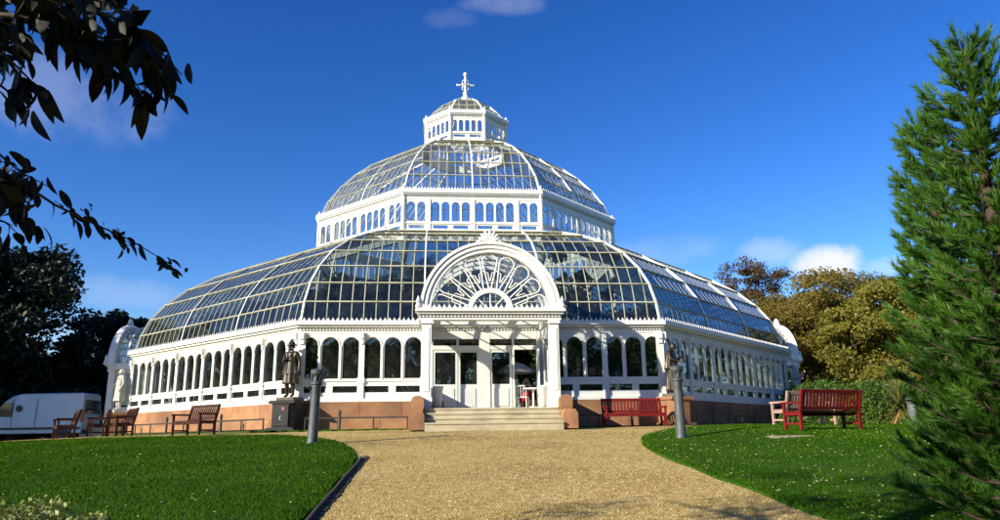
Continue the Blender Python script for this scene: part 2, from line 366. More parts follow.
def cell(mb, u0, u1, z0, z1, loop, n_out, depth):
    """wall piece u0..u1 x z0..z1 with an opening, its front at n_out, with reveals"""
    uc = (loop[0][0]+loop[-1][0])/2; zc = (min(p[1] for p in loop)+max(p[1] for p in loop))/2
    outl = []
    for (u, z) in loop:
        du, dz = u-uc, z-zc
        if abs(du) < 1e-6: outl.append((u, z1 if dz > 0 else z0)); continue
        t = min((u1-uc)/du if du > 0 else (u0-uc)/du, ((z1-zc)/dz if dz > 0 else (z0-zc)/dz) if abs(dz) > 1e-6 else 1e9)
        outl.append((uc+du*t, zc+dz*t))
    # insert the rectangle's corners exactly
    cs = [(u0, z0), (u0, z1), (u1, z1), (u1, z0)]
    if len(loop) == 4: outl = list(cs)
    for c in (cs if len(loop) > 4 else ()):
        i = min(range(len(outl)), key=lambda j: hypot(outl[j][0]-c[0], outl[j][1]-c[1])); outl[i] = c
    m = len(loop)
    for nn, flip in ((n_out, False), (n_out-depth, True)):
        vs = [(u, -nn, z) for u, z in loop] + [(u, -nn, z) for u, z in outl]
        fs = [(i, (i+1) % m, m+(i+1) % m, m+i) for i in range(m)]
        mb.add(vs, [f[::-1] for f in fs] if flip else fs)
    vs = [(u, -n_out, z) for u, z in loop] + [(u, -(n_out-depth), z) for u, z in loop]
    mb.add(vs, [(i, m+i, m+(i+1) % m, (i+1) % m) for i in range(m)])
def pane_mesh(loop, n, th=.012):
    m = len(loop); mb = MB()
    mb.add([(u, -n, z) for u, z in loop], [tuple(range(m))[::-1]])
    return mb
def cresting(mb, u0, u1, n, z, w=.15, h=.14, th=.03):
    k = max(1, round((u1-u0)/w)); w = (u1-u0)/k
    for i in range(k):
        a = u0+i*w; c = a+w/2
        P = [(a, z), (a+w, z), (a+w*.80, z+h*.38), (c+w*.12, z+h*.62), (c, z+h), (c-w*.12, z+h*.62), (a+w*.20, z+h*.38)]
        mb.prism(P, lambda u, zz, t: (u, -t, zz), n-th/2, n+th/2)
def dentils(mb, u0, u1, n, z, w=.11, h=.06, d=.05):
    k = max(1, round((u1-u0)/w)); w = (u1-u0)/k
    for i in range(k): mb.box(u0+i*w, u0+i*w+w*.55, -n-d, -n, z-h, z)

VIS = (-1, 0, 1)
R1, A1, H1 = 17.5, 17.5*c22, 17.5*s22
BAY = 2*H1/6
ZF = -.43                                             # floor level of house and porches
# --- lower wall bays (shared meshes)
wb = MB(); cw = BAY/3
for i in range(3):
    u0 = i*cw
    cell(wb, u0, u0+cw, .70, 2.40, arch_loop(u0+cw/2, .60, .765, 1.945), A1, .07)
for i in range(2):
    u0 = i*BAY/2
    cell(wb, u0, u0+BAY/2, 0.0, .70, rect_loop(u0+BAY/4, .86, .27, .50), A1-.002, .07)
wb.box(0, BAY, -A1-.035, -A1-.003, .665, .735)                # sill rail
wb.box(0, BAY, -A1-.05, -A1+.1, -.06, .055)              # base rail
for i in (1, 2): wb.tube([(i*cw, -A1-.012, .735), (i*cw, -A1-.012, 1.95)], .032, 6)
for i in range(3):
    lp = arch_loop(i*cw+cw/2, .60+.06, .765, 1.945, 13)[1:-1]
    wb.tube([(u, -A1-.012, z) for u, z in lp], .022, 5)
WB = wb.mesh('wall_bay')
wp = [pane_mesh(arch_loop(0, .62, .75, 1.945), A1-.035).mesh('arched_pane')]
lpn = pane_mesh(rect_loop(0, .88, .26, .51), A1-.035).mesh('lower_pane')
for k in range(-3, 5):
    for b in range(6):
        if k % 2 == 0 and b in (2, 3): continue
        o = phm(WB, 'wall_bay', 'white_paint', FM(k) @ Matrix.Translation((-H1+b*BAY, 0, 0)))
        for i in range(3): phm(wp[0], 'arched_pane', 'window_glass', Matrix.Translation((cw*(i+.5), 0, 0)), o)
        for i in range(2): phm(lpn, 'lower_pane', 'window_glass', Matrix.Translation((BAY*(.25+.5*i), 0, 0)), o)
    for b in range(7):                                     # pilasters with console brackets
        if k % 2 == 0 and b == 3: continue
        pm = MB(); u = -H1+b*BAY; w = .10 if 0 < b < 6 else .13
        uu = u + (0 if 0 < b < 6 else (.10 if b == 0 else -.10))
        pm.box(uu-w, uu+w, -A1-.055, -A1+.02, -.05, 2.42)
        pm.box(uu-w*.6, uu+w*.6, -A1-.16, -A1-.055, 2.18, 2.42); pm.box(uu-w*.6, uu+w*.6, -A1-.11, -A1-.055, 2.0, 2.18)
        pm.box(uu-w-.03, uu+w+.03, -A1-.08, -A1-.055, .60, .80)
        ph(pm, 'pilaster', 'white_paint', k)
    fr = MB(); h = H1
    fr.box(-h, h, -A1-.02, -A1+.12, 2.40, 2.60)
    dentils(fr, -h, h, A1+.02, 2.575, .115, .07, .06)
    fr.box(-h-.06, h+.06, -A1-.16, -A1+.10, 2.60, 2.68); fr.box(-h-.1, h+.1, -A1-.25, -A1+.08, 2.68, 2.80)
    ph(fr, 'cornice', 'white_paint', k)
    cr = MB(); cresting(cr, -h-.08, h+.08, A1+.22, 2.80, .17, .15)
    ph(cr, 'cresting', 'white_paint', k)
    # sandstone plinth blocks, two courses with recessed joints
    core = MB()
    for a, b_ in (((-h+.03, -2.2), (2.2, h-.03)) if k % 2 == 0 else ((-h+.03, h-.03),)): core.box(a, b_, -A1-.02, -A1+.3, -1.2, -.05)
    ph(core, 'plinth_core', 'sandstone', k)
    if k in VIS:
        for row, (z0, z1, outn) in enumerate(((-1.2, -.62, .11), (-.61, -.055, .06))):
            nb = 9; step = 2*(h+.02)/nb; shift = step/2 if row else 0
            e = [-h-.02] + [(-h-.02)+step*(i+(.5 if row else 1)) for i in range(nb if row else nb-1)] + [h+.02]
            for a, b_ in zip(e, e[1:]):
                if k == 0 and a > -2.3 and b_ < 2.3: continue
                bl = MB(); bl.box(a+.006, b_-.006, -A1-outn, -A1-.01, z0, z1); ph(bl, 'plinth_block', 'sandstone', k)
    else:
        bl = MB()
        for a, b_ in (((-h, -2.2), (2.2, h)) if k % 2 == 0 else ((-h, h),)): bl.box(a, b_, -A1-.08, -A1-.03, -1.2, -.055)
        ph(bl, 'plinth_facing', 'sandstone', k)

# --- glazed domes
def dome(prof, npane, rib_us, bar, purl, ribw, pname, singles, gmat):
    """prof: (corner radius, z) at each purlin; bars of constant u cut off by the hips"""
    half0 = prof[0][0]*s22; us = [-half0 + 2*half0*i/npane for i in range(npane+1)]
    rows = list(zip(prof, prof[1:]))
    def P(u, t, row):
        (ra, za), (rb, zb) = row; n = (ra+(rb-ra)*t)*c22; return (u, -n, za+(zb-za)*t)
    def tmax(u, row):
        a, b = row[0][0]*s22, row[1][0]*s22; u = abs(u)
        if u <= b: return 1.0
        if u >= a: return 0.0
        return (a-u)/(a-b)
    grid = MB(); gridu = MB(); nup = len(rows)-3 if len(rows) > 4 else 99
    glassfaces = []
    for ri, row in enumerate(rows):
        for j in range(npane):
            ua, ub = us[j], us[j+1]
            ta, tb = tmax(ua, row), tmax(ub, row)
            if ta <= 0 and tb <= 0: continue
            bhw = row[1][0]*s22; poly = []
            if ta > 0 or tb > 0:
                hw0 = row[0][0]*s22
                lo, hi = max(ua, -hw0), min(ub, hw0)
                poly = [(lo, 0), (hi, 0)]
                if tb > 0: poly.append((ub, tb))
                if tb >= 1 or ta >= 1:
                    if tb < 1: poly.append((bhw, 1))
                    if ta < 1: poly.append((-bhw, 1))
                if ta > 0: poly.append((ua, ta))
                q = []
                for p in poly:
                    if not q or hypot(p[0]-q[-1][0], p[1]-q[-1][1]) > 1e-4: q.append(p)
                if len(q) > 2: glassfaces.append([P(u, t, row) for u, t in q])
        for j in range(1, npane):
            t = tmax(us[j], row)
            if t > .04:
                (ra, za), (rb, zb) = row; nrm = (0, -(zb-za), -(rb-ra)*c22*-1)
                a, b = Vector(P(us[j], 0, row)), Vector(P(us[j], t, row))
                d = (b-a).normalized(); up = Vector((1, 0, 0)).cross(d)
                if up.y > 0: up = -up
                (grid if ri < nup else gridu).beam(a-up*.018, b-up*.018, bar[0], bar[1], up)
    gridme = grid.mesh('glazing_grid'); gridume = gridu.mesh('mossy_grid') if gridu.v else None
    gall = MB()
    for g in glassfaces: gall.add(g, [tuple(range(len(g)))])
    gallme = gall.mesh('glazing')
    for k in range(-3, 5):
        o = phm(gridme, 'glazing_grid', 'bar_paint', FM(k)); o['kind'] = 'stuff'
        if gridu.v: o = phm(gridume, 'mossy_grid', 'mossy_paint', FM(k)); o['kind'] = 'stuff'
        if k in singles:
            for g in glassfaces:
                pm = MB(); pm.add(g, [tuple(range(len(g)))]); ph(pm, pname, gmat, k)
        else:
            o = phm(gallme, 'glazing', gmat, FM(k)); o['kind'] = 'stuff'
    for i, (r, z) in enumerate(prof[1:]):
        pm = MB(); h = r*s22; n = r*c22; pm.beam((-h, -n-.02, z+.015), (h, -n-.02, z+.015), purl[0], purl[1], (0, -1, .6)); me = pm.mesh('purlin')
        for k in range(-3, 5): phm(me, 'purlin', 'bar_paint' if i < nup else 'mossy_paint', FM(k))
    # hips and intermediate main ribs
    hp = MB()
    pts = [Vector((r*s22, -r*c22, z)) for r, z in prof]; outw = Vector((s22, -c22, 0))
    for a, b in zip(pts, pts[1:]):
        d = (b-a).normalized(); sdv = d.cross(outw).normalized(); up = sdv.cross(d)
        hp.beam(a+up*.012, b+up*.012, ribw*1.15, .09, up)
    hm = hp.mesh('hip_rib')
    for k in range(-3, 5): phm(hm, 'hip_rib', 'white_paint', FM(k))
    for u in rib_us:
        rp = MB()
        for row in rows:
            t = tmax(u, row)
            if t > .03:
                a, b = Vector(P(u, 0, row)), Vector(P(u, t, row)); d = (b-a).normalized(); up = Vector((1, 0, 0)).cross(d)
                if up.y > 0: up = -up
                rp.beam(a+up*.015, b+up*.015, ribw, .08, up)
        me = rp.mesh('main_rib')
        for k in range(-3, 5): phm(me, 'main_rib', 'white_paint', FM(k))
P1 = [(17.45, 2.80), (17.28, 3.58), (16.95, 4.36), (16.36, 5.14), (15.45, 5.96), (14.2, 6.72), (12.6, 7.42), (10.9, 8.02), (9.25, 8.46)]
dome(P1, 30, (-BAY, BAY), (.032, .05), (.05, .05), .062, 'roof_pane', (0,), 'roof_glass')
P2 = [(8.92, 10.66), (8.52, 11.62), (7.86, 12.56), (7.08, 13.40), (6.19, 14.14), (5.2, 14.74), (4.0, 15.30), (2.8, 15.74)]
dome(P2, 16, (0,), (.034, .05), (.05, .05), .065, 'upper_pane', (), 'upper_glass')
P3 = [(2.55, 17.78), (2.17, 18.35), (1.62, 18.92), (1.0, 19.30)]
dome(P3, 4, (), (.04, .04), (.06, .05), .07, 'lantern_roof_pane', (), 'upper_glass')

# --- drum walls of the two upper tiers
def drum(R, z0, ztop, wins, wz, ww, panel, corn, part, kinds):
    A, H = R*c22, R*s22
    mb = MB(); lo, lo1 = panel[0]-.10, panel[1]+.10
    zt = wz[1]+ww/2+.12
    pw = (2*H)/len(wins) if False else None
    groups = wins; gap = .20 if R > 5 else .0
    tot = sum(groups); cwid = (2*H - gap*(len(groups)-1) - (.24 if R > 5 else .16))/tot
    u = -H + (.12 if R > 5 else .08)
    wus = []; pil = []
    mb.box(-H, u, -A, -A+.14, z0, zt); mb.box(H-(u+H), H, -A, -A+.14, z0, zt)
    for gi, g in enumerate(groups):
        ug = u
        for i in range(g):
            cell(mb, u, u+cwid, lo1, zt, arch_loop(u+cwid/2, ww, wz[0], wz[1]), A, .06); wus.append(u+cwid/2); u += cwid
        npn = max(1, g//2)
        for i in range(npn):
            a, b = ug+(u-ug)*i/npn, ug+(u-ug)*(i+1)/npn
            cell(mb, a, b, z0, lo1, rect_loop((a+b)/2, (b-a)*.74, panel[0], panel[1]), A, .12)
        if gi < len(groups)-1:
            mb.box(u, u+gap, -A-.05, -A+.12, z0, zt); pil.append(u+gap/2); u += gap
    mb.box(-H, H, -A-.05, -A+.1, lo1-.035, lo1+.03)
    wall = mb.mesh(part)
    pm = pane_mesh(arch_loop(0, ww+.02, wz[0]-.01, wz[1]), A-.035).mesh('pane')
    fr = MB(); fr.box(-H, H, -A-.02, -A+.1, zt, corn-.0); dentils(fr, -H, H, A+.02, corn-.02, .1, .06, .05)
    fr.box(-H-.05, H+.05, -A-.14, -A+.08, corn, corn+.07); fr.box(-H-.08, H+.08, -A-.20, -A+.06, corn+.07, ztop)
    frm = fr.mesh('cornice')
    cr = MB(); cresting(cr, -H-.07, H+.07, A+.18, ztop, .15 if R > 5 else .12, .15 if R > 5 else .11); crm = cr.mesh('cresting')
    for k in range(-3, 5):
        o = phm(wall, part, 'white_paint', FM(k))
        for wu in wus: phm(pm, 'pane', 'upper_glass', Matrix.Translation((wu, 0, 0)), o)
        phm(frm, 'cornice', 'white_paint', FM(k)); phm(crm, 'cresting', 'white_paint', FM(k))
    cpm = MB()
    for k in range(8):
        a = pi/8+k*pi/4; x, y = (R+.02)*sin(a), -(R+.02)*cos(a)
        cp = MB(); cp.lathe([(.10, z0), (.13, z0+.1), (.09, z0+.2), (.09, corn-.1), (.15, corn), (.15, ztop), (.07, ztop+.05), (.10, ztop+.16), (.02, ztop+.34)], (x, y, 0), 8)
        ph(cp, 'corner_post', 'white_paint', 0)
drum(8.97, 8.30, 10.66, (2, 4, 4, 2), (9.06, 9.87), .40, (8.68, 8.86), 10.42, 'drum_wall', 0)
drum(2.66, 15.62, 17.74, (5,), (16.46, 17.06), .27, (16.10, 16.26), 17.50, 'lantern_wall', 0)
# vents: low flat skirt where each roof meets the tier above
for R, z in ((9.25, 8.44), (2.8, 15.72)):
    mb = MB(); mb.box(-R*s22, R*s22, -R*c22-.12, -R*c22+.25, z, z+.08); me = mb.mesh('roof_curb')
    for k in range(-3, 5): phm(me, 'roof_curb', 'white_paint', FM(k))
cap = MB(); cap.lathe([(1.08, 19.24), (1.05, 19.34), (.55, 19.50), (.36, 19.66), (.40, 19.74)], (0, 0, 0), 8); ph(cap, 'lantern_cap', 'white_paint')
fin = MB()
fin.lathe([(.34, 19.70), (.26, 19.80), (.16, 19.95), (.13, 20.10), (.18, 20.16), (.10, 20.26), (.065, 20.5), (.12, 20.58), (.065, 20.66), (.06, 21.2), (.10, 21.26), (.05, 21.32)], (0, 0, 0), 12)
fin.lathe([(.02, 21.32), (.10, 21.37), (.145, 21.48), (.10, 21.60), (.02, 21.65)], (0, 0, 0), 12)
for a in (0, pi/2):
    dx, dy = cos(a), sin(a)
    for s in (-1, 1):
        fin.tube([(s*dx*.04, s*dy*.04, 20.72), (s*dx*.28, s*dy*.28, 20.78), (s*dx*.44, s*dy*.44, 20.70), (s*dx*.58, s*dy*.58, 20.76)], [.06, .05, .05, .07], 6)
        fin.tube([(s*dx*.06, s*dy*.06, 20.35), (s*dx*.22, s*dy*.22, 20.48), (s*dx*.20, s*dy*.20, 20.66), (s*dx*.06, s*dy*.06, 20.72)], .032, 5)
        fin.tube([(s*dx*.06, s*dy*.06, 21.15), (s*dx*.2, s*dy*.2, 21.0), (s*dx*.18, s*dy*.18, 20.85), (s*dx*.06, s*dy*.06, 20.8)], .03, 5)
ph(fin, 'finial', 'white_paint', smooth=True)
# floor of the house and interior gallery ring
fl = MB(); n = [( (R1-.3)*sin(pi/8+k*pi/4), -(R1-.3)*cos(pi/8+k*pi/4)) for k in range(8)]
fl.prism(n, lambda a, b, t: (a, b, t), -1.0, ZF-.01); ph(fl, 'house_floor', 'floor_stone')
# eight slender columns that carry the upper tier, with ring beam (seen through the glass)
rb = MB(); rb.box(-8.97*s22, 8.97*s22, -8.97*c22-.1, -8.97*c22+.1, 8.0, 8.3); me = rb.mesh('ring_beam')
for k in range(-3, 5): phm(me, 'ring_beam', 'white_paint', FM(k))
cm = MB(); cm.lathe([(.22, ZF), (.22, ZF+.4), (.12, ZF+.5), (.10, 6.9), (.2, 7.2), (.28, 8.0)], (8.9*s22, -8.9*c22, 0), 10); me = cm.mesh('iron_column')
for k in range(-3, 5): phm(me, 'iron_column', 'white_paint', FM(k))

# --- porches on alternate faces: projecting 3 m, round-headed fan light, barrel vault
PN, PW, PR, PZ = A1+3.0, 2.20, 2.30, 2.74
porch_parts = []
def P_(mb, name, mat, smooth=False): porch_parts.append((mb.mesh(name), name, mat, smooth))
def arcpts(r, n=25, a0=0., a1=pi, zc=PZ): return [(-r*cos(a0+(a1-a0)*i/(n-1)), zc+r*sin(a0+(a1-a0)*i/(n-1))) for i in range(n)]
def ringband(mb, r0, r1, n0, n1, n=28):
    a, b = arcpts(r0, n), arcpts(r1, n)
    vs = [(u, -n1, z) for u, z in a]+[(u, -n1, z) for u, z in b]+[(u, -n0, z) for u, z in a]+[(u, -n0, z) for u, z in b]
    fs = []
    for i in range(n-1):
        fs += [(i, i+1, n+i+1, n+i), (2*n+i, 3*n+i, 3*n+i+1, 2*n+i+1), (n+i, n+i+1, 3*n+i+1, 3*n+i), (i, 2*n+i, 2*n+i+1, i+1)]
    fs += [(0, n, 3*n, 2*n), (n-1, 3*n-1, 4*n-1, 2*n-1)]
    mb.add(vs, fs)
am = MB(); ringband(am, 1.97, 2.24, PN-.30, PN); ringband(am, 2.10, 2.20, PN-.02, PN+.05); ringband(am, 2.24, 2.34, PN-.25, PN+.09); P_(am, 'arch_frame', 'white_paint')
ir = MB(); ringband(ir, .60, .76, PN-.18, PN-.06, 20); P_(ir, 'fan_ring', 'white_paint')
NPET = 9
for i in range(NPET):
    a = pi*(i+.5)/NPET; pt = MB(); hw = pi/NPET*.46
    loop = []
    def pp(r, an): return (-r*cos(an), -(PN-.12), PZ+r*sin(an))
    loop = [pp(.74, a-hw*.30), pp(1.62, a-hw*.92)] + [pp(1.66+.25*sin(pi*q/6), a-hw*.95*cos(pi*q/6)) for q in range(0, 7)] + [pp(1.62, a+hw*.92), pp(.74, a+hw*.30)]
    pt.tube(loop, .026, 5); P_(pt, 'fan_petal', 'white_paint')
for i in range(NPET+1):
    a = pi*i/NPET; st = MB()
    if 0 < i < NPET:
        st.tube([pp(1.0, a-.16), pp(1.28, a-.12), pp(1.36, a), pp(1.28, a+.12), pp(1.0, a+.16)], .02, 5)
        P_(st, 'fan_loop', 'white_paint')
for i in range(3):
    a = pi*(i+1)/4; st = MB(); st.tube([(-.05*cos(a), -(PN-.12), PZ), (-.62*cos(a), -(PN-.12), PZ+.62*sin(a))], .02, 5); P_(st, 'fan_spoke', 'white_paint')
fg = MB(); pts = arcpts(1.98, 25); fg.add([(u, -(PN-.16), z) for u, z in pts], [tuple(range(25))]); P_(fg, 'fan_glass', 'clear_glass')
# front entablature with cresting, corner columns
en = MB(); en.box(-2.36, 2.36, -PN, -PN+.34, 2.42, 2.60); dentils(en, -2.36, 2.36, PN, 2.58, .115, .07, .05)
en.box(-2.42, 2.42, -PN-.12, -PN+.36, 2.60, 2.68); en.box(-2.48, 2.48, -PN-.20, -PN+.36, 2.68, 2.76); P_(en, 'porch_entablature', 'white_paint')
cr = MB(); cresting(cr, -2.46, 2.46, PN+.17, 2.76, .17, .17)
for s in (-1, 1): cr.lathe([(.07, 0), (.10, .1), (.05, .2), (.07, .28), (.01, .44)], (s*2.38, -PN-.12, 2.76), 8)
P_(cr, 'porch_cresting', 'white_paint')
for s in (-1, 1):
    c = MB(); u = s*2.10
    c.box(u-.19, u+.19, -PN+.02, -PN+.36, ZF, ZF+.36); c.box(u-.155, u+.155, -PN+.04, -PN+.34, ZF+.36, 2.30); c.box(u-.20, u+.20, -PN-.02, -PN+.36, 2.30, 2.42)
    c.box(u-.09, u+.09, -PN+.02, -PN+.05, ZF+.55, 2.15)
    P_(c, 'porch_column', 'white_paint')
    # glazed side of the porch: solid dado, three round-headed lights
    sw = MB(); tmp = MB(); L = 2.60; cwp = L/3
    for i in range(3): cell(tmp, i*cwp, (i+1)*cwp, .40, 2.42, arch_loop((i+.5)*cwp, .78, .46, 1.94), 0, .07)
    tmp.box(0, L, -.02, .09, ZF, .40)
    vs = [(s*2.10 + (s*-1)*y*-1*0 + s*(-y)*1.0, -(PN-.36) + x, z) for x, y, z in tmp.v]
    sw.add(vs, tmp.f); P_(sw, 'porch_side', 'white_paint')
    gl = MB(); gl.add([(s*2.04, -(PN-.36)+x, z) for x, z in ((0, .55), (L, .55), (L, 2.3), (0, 2.3))], [(0, 1, 2, 3)]); P_(gl, 'porch_side_glass', 'clear_glass')
    sc2 = MB(); sc2.box(min(s*1.95, s*2.36), max(s*1.95, s*2.36), -PN+.36, -A1-.26, 2.42, 2.74); P_(sc2, 'porch_side_cornice', 'white_paint')
# vault
vb = MB(); bars = MB()
NA = 16
for i in range(NA+1):
    a = pi*i/NA; u, z = -(2.20)*cos(a), PZ+2.20*sin(a)
    if 0 < i < NA: bars.beam((u, -(PN-.3), z), (u, -(14.6 if z > 3.2 else A1-.5), z), .035, .05, (-cos(a), 0, sin(a)))
P_(bars, 'vault_grid', 'bar_paint')
vg = MB(); pa = arcpts(2.19, NA+1); m_ = NA+1
vg.add([(u, -(PN-.28), z) for u, z in pa]+[(u, -14.8, z) for u, z in pa], [(i, i+1, m_+i+1, m_+i) for i in range(NA)]); P_(vg, 'vault_glass', 'upper_glass')
for i in range(4):
    rbm = MB(); n0 = A1-.3 + i*.8; ringband(rbm, 2.13, 2.25, n0, n0+.09, 22); P_(rbm, 'vault_rib', 'white_paint')
# palmette on the crown of the arch
pal = MB()
for i in range(7):
    a = radians(-66 + 22*i); L = .46 - .10*abs(i-3)/3
    b0 = Vector((0, -PN-.02, 5.06)); tip = b0+Vector((sin(a)*L*1.15, 0, cos(a)*L))
    mid = b0.lerp(tip, .6); pal.tube([b0, b0.lerp(tip, .3), mid, tip], [.03, .05, .075, .025], 6)
pal.tube([(-.45, -PN-.02, 5.04), (-.3, -PN-.02, 5.13), (0, -PN-.02, 5.10), (.3, -PN-.02, 5.13), (.45, -PN-.02, 5.04)], .05, 6)
P_(pal, 'palmette', 'white_paint', True)
# porch ceiling beams, doors at the back of the porch
cb = MB(); cb.box(-1.95, 1.95, -PN+.5, -A1-.12, 2.44, 2.50); pass
fl2 = MB(); fl2.box(-2.34, 2.34, -PN-.12, -A1+.4, -1.2, ZF); P_(fl2, 'porch_floor', 'step_stone')
for i in range(3):
    n0 = PN+.12+.34*i; z1 = ZF-.155*(i+1)
    st = MB(); st.box(-2.12, 2.12, -(n0+.345), -n0+.02, -1.3, z1); st.box(-2.125, 2.125, -(n0+.375), -n0+.015, z1-.05, z1+.004); P_(st, 'step', 'step_stone')
st = MB(); st.box(-2.13, 2.13, -(PN+.15), -PN+.1, ZF-.05, ZF+.004); P_(st, 'step_nosing', 'step_stone')
def door_leaf(u0, u1, hinge=None):
    d = MB(); z0, z1 = ZF+.02, 1.78
    cell(d, u0, u1, z0, z1, rect_loop((u0+u1)/2, (u1-u0)-.16, .53, 1.68), A1+.02, .06)
    d.box(u0+.13, u1-.13, -A1-.045, -A1-.021, z0+.15, .38)
    return d, rect_loop((u0+u1)/2, (u1-u0)-.16, .53, 1.68)
uu = [-1.90, -1.00, -.12]
for u0, u1 in ((-1.90, -1.00), (-.98, -.22), (.18, .98)):
    d, lp = door_leaf(u0, u1); P_(d, 'door_leaf', 'white_paint'); g = pane_mesh(lp, A1-.01); P_(g, 'door_glass', 'window_glass')
tf = MB()
tf.box(-.22, .18, -A1-.06, -A1+.1, ZF, 2.42); tf.box(-2.2, -1.90, -A1-.04, -A1+.1, ZF, 2.42); tf.box(1.93, 2.2, -A1-.04, -A1+.1, ZF, 2.42)
tf.box(-1.90, -.22, -A1-.05, -A1+.1, 1.78, 1.93); tf.box(.18, 1.93, -A1-.05, -A1+.1, 1.78, 1.93); tf.box(-1.90, -.22, -A1-.05, -A1+.1, 2.17, 2.44); tf.box(.18, 1.93, -A1-.05, -A1+.1, 2.17, 2.44)
tf.box(-1.04, -.96, -A1-.045, -A1+.08, 1.93, 2.17); tf.box(1.0, 1.08, -A1-.045, -A1+.08, ZF, 2.17)
P_(tf, 'door_frame', 'white_paint')
tg = MB()
for a, b in ((-1.9, -1.04), (-.96, -.22), (.18, 1.0), (1.08, 1.93)): tg.add([(a, -A1+.02, 1.92), (b, -A1+.02, 1.92), (b, -A1+.02, 2.18), (a, -A1+.02, 2.18)], [(0, 1, 2, 3)])
P_(tg, 'transom_glass', 'window_glass')
od = MB(); od.beam((1.90, -A1-.05, ZF+.02+1.07), (1.86, -A1-.90, ZF+.02+1.07), .05, 2.13); P_(od, 'door_leaf', 'white_paint')      # the open leaf
for s in (-1, 1):       # dado pieces beside the doors up to the wall
    for dum in (0,): pass
lampm = MB(); lampm.lathe([(.02, 2.20), (.16, 2.24), (.17, 2.36), (.05, 2.44)], (0, -PN+1.6, 0), 10); P_(lampm, 'porch_lantern', 'pot_white')
for k in (0, 2, -2, 4):
    for me, nm, mt, smo in porch_parts:
        if k != 0 and nm == 'door_leaf' and False: continue
        o = phm(me, nm, mt, FM(k))
        if smo: me.polygons.foreach_set('use_smooth', [True]*len(me.polygons))

# ------------------------------------------------------------------ stone piers beside the steps
for s in (-1, 1):
    pe = empty('step_pier', (s*2.36, -PN-.3, ZG-.05))
    tag(pe, ('rounded red sandstone pier at the steps, on the open lawn side without bench' if s < 0 else 'rounded red sandstone pier at the steps, next to the red bench by the wall'), 'pier', 'sandstone piers flanking the entrance steps')
    b = MB(); b.prism([(-.23, 0), (.23, 0), (.23, .44), (.15, .58), (-.15, .58), (-.23, .44)], lambda x, z, t: (x, t, z), -.75, .45); fix_normals(b.build('pier_base', 'sandstone', pe))
    b = MB(); pr = [(-.17, .55), (.17, .55), (.17, .62), (.20, .68), (.20, .92), (.14, 1.03), (0, 1.07), (-.14, 1.03), (-.20, .92), (-.20, .68), (-.17, .62)]
    b.prism(pr, lambda x, z, t: (x, t, z), -.08, .36); fix_normals(b.build('pier_head', 'sandstone', pe))
# ------------------------------------------------------------------ grass verge at the foot of the wall
for k in VIS:
    segs = ((-H1-.4, -2.7), (2.7, H1+.4)) if k == 0 else ((-H1-.3, H1+.3),)
    for a, b in segs:
        m = MB(); nseg = 24
        for i in range(nseg):
            u0, u1 = a+(b-a)*i/nseg, a+(b-a)*(i+1)/nseg
            w0, w1 = A1+1.15+.06*sin(i*2.1), A1+1.15+.06*sin((i+1)*2.1)
            m.add([(u0, -A1-.12, ZG+.05), (u1, -A1-.12, ZG+.05), (u1, -w1, ZG+.03), (u0, -w0, ZG+.03), (u1, -w1-.02, ZG-.1), (u0, -w0-.02, ZG-.1)], [(0, 3, 2, 1), (3, 5, 4, 2)])
        o = m.build('grass_verge', 'grass_ground', None, False, FM(k)); tag(o, kind='structure')
# ------------------------------------------------------------------ low iron rail fences
def fence(k, u0, u1, n, label, tall):
    e = empty('rail_fence'); e.matrix_basis = FM(k) @ Matrix.Translation(((u0+u1)/2, -n, ZG)); tag(e, label, 'fence', 'low rail fences round the glasshouse')
    L = u1-u0; r = MB(); r.beam((-L/2, 0, .42), (L/2, 0, .42), .035, .05); r.build('rail', 'fence_iron', e)
    cnt = max(2, round(L/1.35))
    for i in range(cnt+1):
        x = -L/2 + L*i/cnt; p = MB()
        if i % 3 == tall: p.lathe([(.05, -.1), (.05, .48), (.035, .50), (.06, .56), (.06, .62), (.01, .70)], (x, 0, 0), 8)
        else: p.lathe([(.025, -.1), (.025, .44), (.01, .46)], (x, 0, 0), 6)
        p.build('post', 'fence_iron', e)
fence(0, -6.2, -2.75, A1+.95, 'low black iron rail fence between bronze statue and entrance steps', 1)
fence(0, 2.75, 6.3, A1+.95, 'low black iron rail fence behind the red bench by the steps', 2)
fence(-1, -6.4, 6.2, A1+.95, 'low black iron rail fence along the sunlit long wall', 1)
fence(1, -6.2, 6.4, A1+.95, 'low black iron rail fence along the shaded wall', 1)

# ------------------------------------------------------------------ figures
def skin_mesh(name, V, Ed, Rd, sub=2):
    me = bpy.data.meshes.new('tmp_'+name); me.from_pydata(V, Ed, []); o = bpy.data.objects.new('tmp_'+name, me); COL.objects.link(o)
    md = o.modifiers.new('s', 'SKIN'); md.use_smooth_shade = True
    for i, r in enumerate(Rd): o.data.skin_vertices[0].data[i].radius = (r, r)
    o.data.skin_vertices[0].data[0].use_root = True
    sb = o.modifiers.new('b', 'SUBSURF'); sb.levels = sub
    bpy.context.view_layer.update()
    out = bpy.data.meshes.new_from_object(o.evaluated_get(bpy.context.evaluated_depsgraph_get()))
    bpy.data.objects.remove(o); bpy.data.meshes.remove(me); out.name = name
    return out
def append_mb(me, mb):
    bm = bmesh.new(); bm.from_mesh(me)
    t = mb.mesh('t'); bm.from_mesh(t); bpy.data.meshes.remove(t)
    bm.to_mesh(me); bm.free(); me.update()
